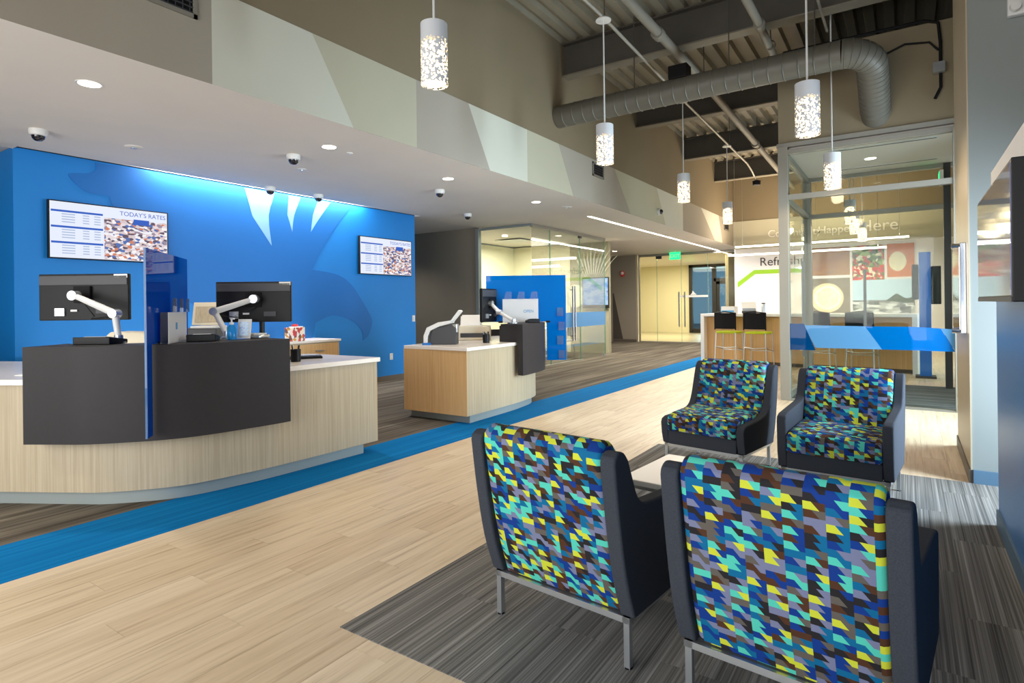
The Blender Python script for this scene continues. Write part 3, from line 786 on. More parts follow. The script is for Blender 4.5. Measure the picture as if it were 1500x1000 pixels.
def counter(label, mirror):
    t = thing('teller_counter', label, 'counter')
    C0 = crom(OUT[2:] if mirror else OUT, 6)
    def poly(d, endcut=0.0, inn_d=0.0):
        P = offset(C0, d); P = [p for p in P if p.y < 3.891 - endcut] + [Vector((P[-1].x, 3.891 - endcut))]
        I = [Vector((p[0], min(p[1], 3.891 - endcut))) for p in (INN[:3] + [(-5.75, 2.2)] if mirror else INN)]
        return mir(P + I, mirror)
    MB().prism(poly(0.0), 0.1, 0.845).build('counter_body', M_oak, t, smooth=True)
    MB().prism(poly(-0.06, 0.12), 0.0, 0.1).build('kick_plate', M_kick, t, smooth=True)
    Pw = poly(0.025, -0.025)
    MB().prism(Pw, 0.845, 0.885).build('worktop', M_quartz, t, bevel=.004)
    # end panel in warmer oak
    ys = 3.891
    MB().prism(mir([(-5.15, ys), (-4.166, ys), (-4.166, ys + 0.004), (-5.15, ys + 0.004)], mirror), 0.1, 0.845).build('end_panel', M_oak_warm, t)
    # dark curved upstand, between y=1.44 and y=2.88
    A = [p for p in offset(C0, 0.14) if 1.45 < p.y < 2.88]; A = [Vector((-4.935, 1.44))] + A + [Vector((-4.06, 2.88))]
    B = [p for p in offset(C0, 0.06) if 1.5 < p.y < 2.88]; B = [Vector((-4.97, 1.5))] + B + [Vector((-4.14, 2.88))]
    MB().prism(mir(A + B[::-1], mirror), 0.465, 1.095).build('privacy_panel', M_charcoal, t, smooth=True)
    Ci = [p for p in offset(C0, -0.2) if 1.75 < p.y < 2.88]; Ci = [Vector((-5.13, 1.77))] + Ci + [Vector((-4.40, 2.88))]
    MB().prism(mir(A + Ci[::-1], mirror), 1.095, 1.118).build('transaction_ledge', M_charcoal, t)
    for p, q in (((-4.44, 2.84), (-4.09, 2.84)), ((-5.08, 1.72), (-4.93, 1.5))):
        d = (Vector(q) - Vector(p)).normalized(); n = Vector((-d.y, d.x)) * 0.012
        P = [Vector(p) - n, Vector(q) - n, Vector(q) + n, Vector(p) + n]
        MB().prism(mir(P, mirror), 0.87, 1.095).build('ledge_bracket', M_charcoal, t)
    # low dark screen on the wing
    if mirror: MB().prism(mir([(-5.29, 1.40), (-5.26, 1.44), (-5.73, 2.22), (-5.77, 2.19)], mirror), 0.62, 0.985).build('wing_screen', M_charcoal, t)
    return t


counter('long curved oak teller counter at the left with dark curved privacy panel', False)
counter('shorter oak teller counter in the middle with warm oak end panel', True)


def divider(label, p, dirv, L, z0, z1, mat, flange=0.10):
    ang = math.atan2(dirv[1], dirv[0])
    t = thing('privacy_divider', label, 'divider', (p[0], p[1], 0), ang)
    # local x runs from the customer edge inwards; notched round the ledge and worktop
    MB().prism([(0.0, z0), (flange, z0), (flange, 1.125), (L, 1.125), (L, z1), (0.0, z1)], -0.006, 0.006, M=frame((1, 0, 0), (0, 0, 1), (0, 0, 0))).build('acrylic_sheet', mat, t)
    MB().box((-0.004, 0, (z0 + z1) / 2), (0.008, 0.013, z1 - z0)).build('polished_edge', M_edge_blue, t)
    for x in (0.25, L - 0.2): MB().box((x, 0, 1.125), (0.06, 0.04, 0.025)).build('clamp', M_black, t)
    return t


d1 = divider('deep blue acrylic divider rising from the middle of the long curved counter', (-4.17, 1.87), (-0.756, 0.656), 1.0, 0.51, 1.77, M_acrylic_deep)
d2 = divider('blue acrylic divider at the far side of the shorter teller counter', (-4.02, 7.33), (-0.83, -0.55), 1.12, 0.58, 1.78, M_acrylic, .27)


def holder(label, loc, rz, wd, h, text_s=None):
    t = thing('brochure_holder', label, 'holder', loc, rz)
    MB().box((0, 0, h / 2), (wd, 0.004, h)).build('front_sheet', M_frost, t)
    MB().box((0, 0.05, h / 2), (wd, 0.004, h)).build('back_sheet', M_clear_ac, t)
    MB().box((0, 0.025, 0.004), (wd, 0.054, 0.008)).build('base', M_clear_ac, t)
    for k in range(3):
        x = (-0.36 + 0.36 * k) * wd
        MB().prism([(x - .1 * wd, h), (x + .12 * wd, h), (x + .12 * wd, h + .1), (x - .04 * wd, h + .1)], 0.02, 0.026, M=frame((1, 0, 0), (0, 0, 1), (0, 0, 0))).build('divider_tab', M_clear_ac, t)
    if text_s:
        text(text_s, 'lettering', 0.055, M_scr_blue_flat, t, frame((1, 0, 0), (0, 0, 1), (wd * 0.08, -0.004, h * 0.42)), 0)
    return t


M_scr_blue_flat = plain('print_blue', (70, 150, 200), 0.6)
for k in range(4): MB().box((0.06 + .02 * (k % 2), 0.012, .66 + .2 * k), (.09, .012, .12)).build('brochure_pocket', M_clear_ac, d2)
hd = holder('frosted brochure holder fixed to the deep blue divider on the long counter', (-4.46, 2.22, 1.12), math.radians(139), 0.46, 0.22)
MB().box((-0.04, -0.003, 0.12), (0.035, 0.002, 0.05)).build('emblem', M_scr_blue_flat, hd)
holder('frosted white OPEN sign holder on the shorter counter in front of its blue divider', (-4.50, 6.90, 1.118), math.radians(34), 0.5, 0.33, 'OPEN')

# ------------------------------------------------------------------ monitors on arms
def monitor(label, c, head, joint, base, yaw, wd, h, sticker=True):
    """screen seen from behind: c = centre of its back; arm runs base - joint - head"""
    t = thing('monitor', label, 'monitor', base, 0); b0 = Vector(base)
    R = Matrix.Rotation(yaw, 4, 'Z'); T = Matrix.Translation(Vector(c) - b0) @ R   # local -y faces the customer
    def bx(nm, cc, d, mat, bev=0):
        o = MB().box(cc, d).build(nm, mat, t, bevel=bev); o.matrix_basis = T; return o
    bx('rear_cover', (0, 0.018, 0), (wd, 0.036, h), M_black, .006)
    bx('upper_rear_band', (0, -0.003, h * .36), (wd * .98, 0.008, h * .2), M_dark, .002)
    bx('panel', (0, 0.04, 0), (wd * .98, 0.006, h * .96), M_screen_black)
    bx('mount_plate', (0, -0.012, 0.02), (0.13, 0.022, 0.13), M_blackmat, .003)
    bx('connector_block', (-wd * .26, -0.006, -h * .32), (0.075, 0.012, 0.06), M_silver)
    bx('cable_clip', (-wd * .1, -0.006, -h * .29), (0.05, 0.012, 0.015), M_whiteplas)
    bx('port_cluster', (wd * .22, -0.008, -h * .3), (0.1, 0.014, 0.04), M_dark)
    if sticker: bx('label_sticker', (wd * .42, -0.005, h * .45), (wd * .15, 0.004, 0.028), M_paper)
    hv, jv = Vector(head) - b0, Vector(joint) - b0
    MB().tube([hv, jv], [0.022, 0.028], 10).build('upper_arm', M_whiteplas, t, smooth=True)
    MB().tube([jv, (0, 0, 0.03)], [0.024, 0.022], 10).build('lower_arm', M_whiteplas, t, smooth=True)
    MB().lathe([(0, -.035), (.032, -.035), (.034, 0), (.032, .035), (0, .035)], 14, M=Matrix.Translation(jv) @ R @ Matrix.Rotation(PI / 2, 4, 'X')).build('elbow_joint', M_silver, t, smooth=True)
    MB().lathe([(0, -.03), (.036, -.03), (.036, .03), (0, .03)], 14, M=Matrix.Translation(hv) @ R @ Matrix.Rotation(PI / 2, 4, 'X')).build('tilt_head', M_silver, t, smooth=True)
    MB().lathe([(.05, 0), (.05, .012), (.03, .02), (.028, .06), (0, .06)], 16).build('clamp_base', M_silver, t, smooth=True)
    cc = T @ Vector((wd * .1, -0.02, -h * .2)); a = hv.lerp(jv, .4)
    MB().tube([T @ Vector((0.02, -.02, -.05)), (hv + jv) / 2 + Vector((0, 0, -.09)), cc + Vector((0, 0, -.1)), jv + Vector((0, 0, -.02))], 0.004, 6).build('cable', M_blackmat, t, smooth=True)
    return t


CY = YAW
monitor('black monitor seen from behind on a white arm, left of the deep blue divider', (-5.345, 1.948, 1.465), (-5.27, 1.86, 1.475), (-4.86, 1.97, 1.335), (-4.787, 1.962, 1.118), CY, 0.70, 0.362)
monitor('black monitor seen from behind on a white arm, right of the deep blue divider', (-4.70, 2.98, 1.417), (-4.60, 2.92, 1.44), (-4.75, 2.66, 1.339), (-4.60, 2.68, 1.118), CY + math.radians(6), 0.625, 0.35)
monitor('black monitor on a white arm seen obliquely above the shorter counter', (-4.80, 6.62, 1.364), (-4.77, 6.57, 1.39), (-4.62, 6.55, 1.27), (-4.385, 6.56, 1.118), math.radians(100), 0.55, 0.46, True)

# ------------------------------------------------------------------ small things on the counters
ZL, ZW = 1.118, 0.885


def pinpad(label, x, y, z, rz, w_=0.24):
    t = thing('card_terminal', label, 'terminal', (x, y, z), rz)
    MB().prism([(-.1, 0), (.1, 0), (.1, .03), (-.1, .055)], -w_ / 2, w_ / 2, M=frame((0, 1, 0), (0, 0, 1), (0, 0, 0))).build('housing', M_black, t, bevel=.006)
    MB().box((0, -.02, .05), (w_ * .6, .08, .004), rot=Matrix.Rotation(-.12, 3, 'X')).build('display', M_screen_black, t)
    MB().box((0, .05, .04), (w_ * .7, .05, .006), rot=Matrix.Rotation(-.12, 3, 'X')).build('keypad', M_dark, t)


pinpad('flat black signature pad on the ledge left of the blue divider', -4.82, 1.86, ZL, CY, 0.26)
pinpad('black card terminal on the ledge right of the blue divider', -4.44, 2.40, ZL, CY + .3, 0.2)
pinpad('small dark terminal lying on top of the shorter counter panel', -4.28, 6.86, ZL, .8, 0.16)
# cash recycler and receipt printer behind the long counter
t = thing('cash_recycler', 'beige cash machine behind the long counter left of the divider', 'machine', (-5.72, 2.48, ZW), CY)
MB().prism([(-.18, 0), (.18, 0), (.18, .22), (.14, .275), (-.14, .285), (-.18, .25)], -.13, .13, M=frame((1, 0, 0), (0, 0, 1), (0, 0, 0))).build('housing', M_beige, t, bevel=.012)
MB().box((0, -.132, .15), (.26, .006, .06)).build('note_slot', M_dark, t)
t = thing('receipt_printer', 'dark receipt printer with an open beige tray behind the card terminal', 'printer', (-5.42, 2.95, ZW), CY)
MB().box((0, 0, .15), (.34, .28, .3)).build('housing', M_dark, t, bevel=.012); MB().box((.04, -.02, .31), (.24, .2, .02)).build('paper_tray', M_whiteplas, t, bevel=.004)
lid = MB().box((-.02, .1, .43), (.3, .02, .22), rot=Matrix.Rotation(-.2, 3, 'X')).build('raised_cover', M_beige, t, bevel=.006); MB().box((-.02, .085, .425), (.24, .01, .15), rot=Matrix.Rotation(-.2, 3, 'X')).build('cover_recess', M_oak, t)
# sanitiser bottle
t = thing('sanitiser_bottle', 'blue hand sanitiser pump bottle on the ledge beside the picture frame', 'bottle', (-4.40, 2.60, ZL))
MB().lathe([(0, 0), (.034, 0), (.036, .01), (.034, .09), (.016, .115), (.014, .12)], 18).build('bottle_body', glass('blue_gel', lin((90, 200, 255)), .6, .6, lin((70, 190, 245))), t, smooth=True)
MB().lathe([(0, .118), (.016, .118), (.016, .135), (.006, .137), (.006, .16), (0, .16)], 12).build('collar', M_whiteplas, t); MB().box((.012, 0, .163), (.045, .014, .01)).build('pump_head', M_whiteplas, t)
t = thing('picture_frame', 'small white picture frame with a blue picture on the ledge', 'frame', (-4.40, 2.70, ZL), CY)
Rr = Matrix.Rotation(-.2, 3, 'X')
MB().box((0, .015, .08), (.105, .01, .155), rot=Rr).build('border', M_whiteplas, t); MB().box((0, .008, .08), (.07, .006, .11), rot=Rr).build('print', picture('blue_print', [(40, 130, 220), (220, 236, 250), (90, 180, 240)], 30, 0, smooth=True), t); MB().box((0, .06, .05), (.03, .09, .008), rot=Matrix.Rotation(.9, 3, 'X')).build('easel_leg', M_dark, t)
t = thing('stand_post', 'black upright stand post behind the right end of the dark ledge', 'stand', (-4.95, 3.22, ZW))
MB().lathe([(0, 0), (.1, 0), (.1, .012), (.02, .02), (0, .02)], 20).build('foot', M_black, t); MB().box((0, 0, .22), (.04, .03, .42)).build('post', M_black, t)
t = thing('document_tray', 'grey desk scanner lying at the right end of the dark ledge', 'scanner', (-4.42, 2.80, ZL), .3)
MB().box((0, 0, .015), (.22, .12, .03)).build('body', M_silver, t, bevel=.01); MB().box((.02, 0, .035), (.14, .09, .012)).build('lid', M_whiteplas, t, bevel=.004)


def cup(label, x, y, h=.11):
    t = thing('pencil_cup', label, 'cup', (x, y, ZW))
    MB().lathe([(0, 0), (.042, 0), (.045, h), (.04, h), (.038, .01), (0, .01)], 18).build('cup', M_black, t, smooth=True)
    for k in range(4):
        a = k * 1.6; MB().tube([(.02 * math.cos(a), .02 * math.sin(a), .012), (.04 * math.cos(a), .04 * math.sin(a), h + .035)], .005, 6).build('pen', [M_black, M_dark, M_silver, M_black][k], t)


cup('black mesh pencil cup on the long counter beside the dark panel', -4.5, 3.25)
cup('black pencil cup on the shorter counter beside its dark panel', -4.46, 6.03)
t = thing('keyboard', 'black keyboard lying on the white worktop of the long counter', 'keyboard', (-4.72, 3.45, ZW), 1.0)
MB().box((0, 0, .01), (.4, .14, .02)).build('case', M_black, t, bevel=.004)
kb = MB()
for r in range(5):
    for k in range(15): kb.box((-.182 + k * .026, -.052 + r * .026, .022), (.02, .02, .006))
o = kb.build('keys', M_dark, t); o['kind'] = 'stuff'
t = thing('paper_sheet', 'white printed sheet on the left wing worktop of the long counter', 'paper', (-5.45, 1.72, ZW), .4)
MB().box((0, 0, .002), (.2, .28, .003)).build('sheet', M_paper, t); MB().box((0, 0, .004), (.15, .03, .001)).build('print_line', plain('print_pink', (220, 150, 190)), t)
# coin machine and printer on shorter counter
t = thing('currency_counter', 'grey and white currency counter with arched cover on the shorter counter', 'machine', (-4.85, 5.62, ZW), math.radians(28))
Mf = frame((1, 0, 0), (0, 0, 1), (0, 0, 0))
MB().prism([(-.12, 0), (.2, 0), (.2, .2), (.15, .25), (-.08, .2), (-.12, .12)], -.1, .1, M=Mf).build('housing', M_dark, t, bevel=.008)
arch = [(-.2, 0), (-.155, 0), (-.15, .1), (-.12, .17), (.0, .225), (.14, .262), (.15, .30), (-.02, .275), (-.16, .21), (-.2, .11)]
MB().prism(arch, -.13, .13, M=Mf).build('arched_cover', M_whiteplas, t, bevel=.006)
MB().prism([(.13, .29), (.15, .28), (.26, .41), (.235, .425)], -.09, .09, M=Mf).build('note_hopper', M_whiteplas, t, bevel=.004)
MB().box((.205, 0, .2), (.012, .12, .1)).build('control_panel', M_silver, t)
MB().box((-.16, -.12, .012), (.1, .06, .024)).build('note_catch', M_blue_dark, t)
t = thing('desk_printer', 'cream desk printer with sloping paper tray behind the shorter counter panel', 'printer', (-5.05, 6.55, ZW), math.radians(34))
MB().box((0, 0, .1), (.46, .34, .2)).build('housing', M_beige, t, bevel=.02); MB().box((-.05, .1, .24), (.3, .02, .22), rot=Matrix.Rotation(-.7, 3, 'X')).build('paper_tray', M_whiteplas, t, bevel=.004); MB().box((-.05, .07, .26), (.26, .006, .22), rot=Matrix.Rotation(-.7, 3, 'X')).build('paper_stack', M_paper, t)
MB().box((0, -.172, .07), (.36, .006, .06)).build('output_slot', M_dark, t)
# credenza on the blue wall with snack box
t = thing('credenza', 'low oak credenza with white top against the blue wall', 'cabinet', (XB + 0.32, 4.2, 0))
MB().box((0, 0, .47), (.6, 3.7, .74)).build('body', M_oak, t); MB().box((-.03, 0, .05), (.52, 3.6, .1)).build('kick_plate', M_kick, t); MB().box((0, 0, .86), (.63, 3.76, .035)).build('worktop', M_quartz, t, bevel=.004)
for k in range(5):
    dr = MB().box((.306, -1.48 + k * .74, .47), (.012, .72, .7)).build('door', M_oak_warm, t); MB().box((.016, 0, .25), (.02, .14, .012)).build('handle', M_silver, dr); dr.children[0].location = (.306, -1.48 + k * .74, .47)
t = thing('tissue_box', 'small patterned snack box standing on the credenza', 'box', (XB + .5, 5.35, .8775), .3)
MB().box((0, 0, .1), (.2, .2, .2)).build('carton', picture('carton_print', [(236, 220, 200), (200, 150, 60), (230, 226, 226), (190, 60, 60), (110, 70, 50)], 22), t, bevel=.006); MB().box((.02, 0, .205), (.14, .14, .015)).build('tray_rim', M_paper, t); MB().lathe([(0, .2), (.04, .2), (.05, .24), (0, .25)], 12).build('wrapper', M_red, t)

# ------------------------------------------------------------------ lounge chairs and table
def bez(pts, n=5):
    return [tuple(p) for p in crom(pts, n)]


def uphol(name, prof, x0, x1, parent, round_=0.02, uoff=0.0, voff=0.0):
    """extrude a closed side profile (y, z) between x0 and x1, with rounded cheeks; uv in metres"""
    bm = bmesh.new(); uvl = bm.loops.layers.uv.new('UVMap')
    cy = sum(p[0] for p in prof) / len(prof); cz = sum(p[1] for p in prof) / len(prof)
    L = [0]
    for a, b in zip(prof, prof[1:] + prof[:1]): L.append(L[-1] + math.hypot(b[0] - a[0], b[1] - a[1]))
    N = offset_closed(prof, -round_)
    xs = [(x0, 1.0), (x0 + round_ * .3, .45), (x0 + round_, 0.0)] + [(x0 + round_ + (x1 - x0 - 2 * round_) * k / 6, 0) for k in range(1, 6)] + [(x1 - round_, 0.0), (x1 - round_ * .3, .45), (x1, 1.0)]
    rings = []
    for x, s in xs:
        rings.append([bm.verts.new((x, p[0] + (q[0] - p[0]) * s, p[1] + (q[1] - p[1]) * s)) for p, q in zip(prof, N)])
    n = len(prof)
    for i in range(len(xs) - 1):
        for k in range(n):
            f = bm.faces.new((rings[i][k], rings[i][(k + 1) % n], rings[i + 1][(k + 1) % n], rings[i + 1][k])); f.smooth = True
            for l, (xx, kk) in zip(f.loops, ((xs[i][0], k), (xs[i][0], k + 1), (xs[i + 1][0], k + 1), (xs[i + 1][0], k))): l[uvl].uv = (xx + 1 + uoff, L[kk] + voff)
    for r in (rings[0][::-1], rings[-1]):
        f = bm.faces.new(r)
        for l in f.loops: l[uvl].uv = (l.vert.co.y + 3, l.vert.co.z)
    bmesh.ops.recalc_face_normals(bm, faces=bm.faces)
    me = bpy.data.meshes.new(name); bm.to_mesh(me); bm.free(); me.materials.append(M_fabric); me.set_sharp_from_angle(angle=math.radians(55))
    o = bpy.data.objects.new(name, me); COL.objects.link(o); o.parent = parent; return o


def offset_closed(P, d):
    n = len(P); A = sum(P[i][0] * P[(i + 1) % n][1] - P[(i + 1) % n][0] * P[i][1] for i in range(n)); s = 1 if A > 0 else -1; out = []
    for i in range(n):
        t = Vector((P[(i + 1) % n][0] - P[i - 1][0], P[(i + 1) % n][1] - P[i - 1][1]))
        if t.length < 1e-6: out.append(P[i]); continue
        t.normalize(); out.append((P[i][0] + s * t.y * d, P[i][1] - s * t.x * d))
    return out


def lounge(label, loc, rz, arms=True, seed=0):
    """local: chair faces +y, rear at y=0"""
    t = thing('lounge_chair', label, 'chair', loc, rz, 'patterned lounge chairs around the table')
    Wd = 0.70; sw = 0.062
    if arms:
        side = bez([(0.06, .195), (0.0, .36), (-.045, .58), (-.075, .79)], 4) + bez([(-.07, .812), (-.04, .83), (.0, .822), (.03, .79)], 3) + bez([(.06, .72), (.09, .655), (.13, .615), (.20, .60), (.40, .585), (.6, .57)], 4) + [(.645, .555), (.66, .52), (.65, .3), (.625, .195)]
    else:
        side = bez([(0.06, .195), (0.0, .36), (-.045, .58), (-.075, .79)], 4) + bez([(-.07, .812), (-.04, .83), (.0, .822), (.03, .79)], 3) + bez([(.07, .68), (.12, .54), (.18, .46), (.30, .43), (.45, .42), (.6, .415)], 4) + [(.645, .40), (.66, .37), (.65, .28), (.625, .195)]
    for s in (-1, 1):
        a, b = (s * Wd / 2, s * (Wd / 2 - sw)); lo, hi = min(a, b), max(a, b)
        m_ = frame((0, 1, 0), (0, 0, 1), (lo, 0, 0))
        MB().prism(side, 0, hi - lo, M=m_).build('side_panel', M_felt, t, smooth=True, bevel=.016, seg=3)
    xi = Wd / 2 - sw - 0.001
    back = bez([(.075, .20), (.02, .36), (-.03, .58), (-.068, .79)], 5) + bez([(-.066, .825), (-.03, .855), (.02, .85), (.06, .81)], 4) + bez([(.085, .74), (.13, .58), (.19, .42)], 4) + [(.2, .25), (.14, .2)]
    uphol('backrest', back, -xi, xi, t, .016, seed * .61, seed * .4)
    seat = [(.16, .33), (.16, .46)] + bez([(.2, .468), (.4, .462), (.6, .452)], 4) + bez([(.655, .435), (.675, .39), (.668, .31)], 4) + [(.62, .30)]
    uphol('seat_cushion', seat, -xi, xi, t, .016, seed * .37 + 2, seed * .23)
    MB().box((0, .41, .25), (2 * xi, .48, .11)).build('apron', M_felt, t, bevel=.008)
    fr = MB()
    for s in (-1, 1): fr.box((s * .315, .345, .183), (.03, .58, .024)); fr.box((0, .345 + s * .275, .183), (.66, .03, .024))
    fr.build('base_frame', M_silver, t)
    for sx in (-1, 1):
        for y in (.07, .62):
            lg = MB().box((sx * .315, y, .087), (.024, .024, .174)).build('leg', M_silver, t)
            MB().lathe([(0, 0), (.016, 0), (.016, .006), (0, .006)], 10, c=(sx * .315, y, 0)).build('glide', M_black, lg)
    return t


lounge('patterned lounge chair with charcoal arms nearest the wood floor, back to the camera', (-1.20, 2.02, .001), math.radians(-6), True, 0)
lounge('patterned lounge chair nearest the camera on the right, back turned', (-0.335, 1.93, .001), math.radians(-6), True, 1)
lounge('armless patterned lounge chair facing the camera, left of the far pair', (-1.27, 5.37, .001), math.radians(180 - 10), False, 2)
lounge('patterned lounge chair with arms facing the camera, beside the glass vestibule', (-0.375, 5.12, .001), math.radians(180 - 5), True, 3)
t = thing('coffee_table', 'low white coffee table between the four patterned lounge chairs', 'table', (-0.78, 3.24, 0), math.radians(-5))
MB().box((0, 0, .405), (1.0, .62, .03)).build('table_top', M_white, t, bevel=.004)
for sx in (-1, 1):
    for sy in (-1, 1): MB().box((sx * .46, sy * .27, .195), (.025, .025, .39)).build('leg', M_silver, t)
MB().box((0, 0, .375), (.94, .56, .02)).build('apron', M_silver, t)

# ------------------------------------------------------------------ right wall screens
t = thing('wall_television', 'large black glossy television on the blue right wall', 'screen', (XR, 3.5, 1.62))
MB().box((-.03, 0, 0), (.06, .6, .3)).build('wall_mount', M_black, t); MB().box((-.085, 0, 0), (.06, 1.27, .54)).build('housing', M_black, t, bevel=.004)
MB().box((-.1165, 0, .005), (.003, 1.23, .50)).build('screen', plain('lavender_reflection_screen', (96, 102, 146), 0.06, 0.2, 1.0), t); MB().box((-.117, 0, -.26), (.004, 1.25, .02)).build('lower_bezel', M_dark, t)  # reflected room light is put into the screen's lavender base colour
t = thing('mirror_panel', 'narrow chrome framed glossy display on the tan pillar', 'display', (.375, 6.12, 1.45))
MB().box((-.02, 0, 0), (.04, .84, .70)).build('housing', M_chrome, t, bevel=.004); MB().box((-.042, 0, 0), (.004, .78, .64)).build('glass_face', plain('mirror_face', (230, 226, 216), 0.05, 0.9), t)
for z in (-.33, .33): MB().lathe([(0, 0), (.02, 0), (.02, .05), (0, .05)], 12, M=Matrix.Translation((-.04, -.36, z)) @ Matrix.Rotation(-PI / 2, 4, 'Y')).build('stand_off', M_chrome, t)
t = thing('emergency_light', 'white emergency light box high on the grey wall at the top right', 'light', (.70, 5.50, 3.44))
MB().box((0, -.02, 0), (.18, .06, .14)).build('housing', M_whiteplas, t, bevel=.01)
for s in (-1, 1): MB().lathe([(0, -.03), (.03, -.03), (.035, 0), (0, 0)], 12, M=Matrix.Translation((s * .05, -.06, -.02)) @ Matrix.Rotation(-PI / 2, 4, 'X')).build('lamp_head', M_whiteplas, t)

# ------------------------------------------------------------------ glass vestibule
M_pull = plain('satin_grey_pull', (120, 122, 122), .5, 0.2)
bulk = slab('wall_vestibule_bulkhead', (-1.48, 8.92, 3.52), (1.6, 11.5, 4.78), M_tan)
slab('bulkhead_trim', (-1.50, 8.90, 3.50), (1.6, 8.96, 3.56), M_alu, bulk)
slab('ceiling_vestibule', (-1.4, 8.98, 3.46), (1.6, 11.4, 3.52), M_soffit, bulk)
ve = thing('glass_vestibule', 'glass entrance vestibule with aluminium posts and blue film band', 'vestibule', (0, 8.92, 0))
def vb(nm, a, b, mat): return MB().span(a, b).build(nm, mat, ve)
vb('post', (-1.48, -.06, 0), (-1.36, .10, 3.5), M_alu); vb('post', (-1.48, 2.25, 0), (-1.36, 2.40, 3.46), M_alu); vb('post', (.47, -.05, 0), (.56, .05, 3.46), M_alu); vb('post', (.47, 2.27, 0), (.56, 2.37, 3.46), M_darkframe)
for y in (-.04, 2.28):
    vb('header', (-1.36, y, 3.40), (1.6, y + .09, 3.46), M_alu); vb('transom', (-1.36, y, 2.77), (1.6, y + .09, 2.84), M_alu); vb('sill', (-1.36, y, 0), (1.6 if y < 0 else -.2, y + .09, .09 if y > 0 else .02), M_alu)
vb('side_header', (-1.46, .1, 3.38), (-1.38, 2.25, 3.46), M_alu); vb('side_transom', (-1.46, .1, 2.77), (-1.38, 2.25, 2.84), M_alu); vb('side_sill', (-1.46, .1, 0), (-1.38, 2.25, .09), M_alu)
vb('glass_pane', (-1.36, 0, .02), (.47, .012, 2.77), M_glass); vb('glass_pane', (-1.36, 0, 2.84), (.47, .012, 3.40), M_glass)
vb('glass_pane', (-1.425, .1, .09), (-1.413, 2.25, 2.77), M_glass); vb('glass_pane', (-1.425, .1, 2.84), (-1.413, 2.25, 3.38), M_glass)
vb('glass_pane', (-1.36, 2.32, .09), (.47, 2.332, 2.77), M_glass); vb('glass_pane', (-1.36, 2.32, 2.84), (.47, 2.332, 3.40), M_glass)
vb('door_pull', (-.60, 2.24, .90), (-.56, 2.28, 1.88), M_pull)
for z in (.98, 1.8): vb('pull_standoff', (-.59, 2.26, z), (-.57, 2.33, z + .03), M_silver)
vb('door_pull', (-1.38, 1.28, .5), (-1.34, 1.32, 2.0), M_pull)
for z in (.6, 1.88): vb('pull_standoff', (-1.42, 1.29, z), (-1.34, 1.31, z + .03), M_chrome)
def film(nm, pts, mat, y0=-.004, th=.003): return MB().prism(pts, 0, th, M=frame((1, 0, 0), (0, 0, 1), (0, y0, 0))).build(nm, mat, ve)
film('film_strip', [(-1.36, .70), (-1.045, .70), (-1.185, 1.06), (-1.36, 1.06)], M_film[3])
film('film_strip', [(-1.045, .735), (-.735, .735), (-.735, 1.035), (-1.182, 1.04)], M_film[1])
film('film_strip', [(-.735, .735), (-.28, .735), (-.467, 1.03), (-.735, 1.035)], M_film[1])
film('film_strip', [(-.28, .735), (.03, .735), (.03, 1.03), (-.467, 1.03)], M_film[0])
film('film_strip', [(.03, .735), (.47, .73), (.331, 1.012), (.03, 1.03)], M_film[2])
film('film_strip', [(.47, .735), (.47, 1.0), (.335, 1.012)], M_film[1])
vd = downlight('recessed downlight in the ceiling of the glass vestibule', -.437, 10.165, 3.46, 40)
for k, (a, b, y) in enumerate(((-.9, .35, 9.35), (-.9, .4, 10.75))):
    t = thing('slot_diffuser', ['linear slot diffuser nearest in the vestibule ceiling', 'linear slot diffuser deeper in the vestibule ceiling'][k], 'vent', ((a + b) / 2, y, 3.46)); MB().box((0, 0, -.004), (b - a, .09, .008)).build('frame', M_whiteplas, t); MB().box((0, 0, -.009), (b - a - .04, .03, .004)).build('slot', M_dark, t)
t = thing('exit_sign', 'green lit exit sign inside the glass vestibule at its right post', 'sign', (.44, 11.1, 3.22))
MB().box((0, 0, 0), (.05, .3, .2)).build('housing', M_whiteplas, t, bevel=.006); MB().box((-.028, 0, 0), (.006, .26, .16)).build('lit_face', M_green_led, t); text('EXIT', 'lettering', .11, M_paper, t, frame((0, -1, 0), (0, 0, 1), (-.033, .12, -.04)))

# ------------------------------------------------------------------ cafe: bar, stools, mural wall
BAR_A, BAR_B = Vector((-3.92, 13.62, 0)), Vector((.15, 13.02, 0)); ba = math.atan2(BAR_B.y - BAR_A.y, BAR_B.x - BAR_A.x); BL = (BAR_B - BAR_A).length
bar = thing('bar_counter', 'long oak bar counter with white top and waterfall ends in the cafe', 'counter', BAR_A, ba)
MB().box((BL / 2, .3, 1.085), (BL, .75, .06)).build('bar_top', M_white, bar, bevel=.004); MB().box((.04, .3, .5275), (.08, .75, 1.055)).build('end_panel', M_white, bar); MB().box((BL - .04, .3, .5275), (.08, .75, 1.055)).build('end_panel', M_white, bar)
MB().box((BL / 2, .33, .56), (BL - .16, .5, .96)).build('front_panel', M_oak_warm, bar); MB().box((BL / 2, .36, .04), (BL - .16, .46, .08)).build('kick_plate', M_base, bar)


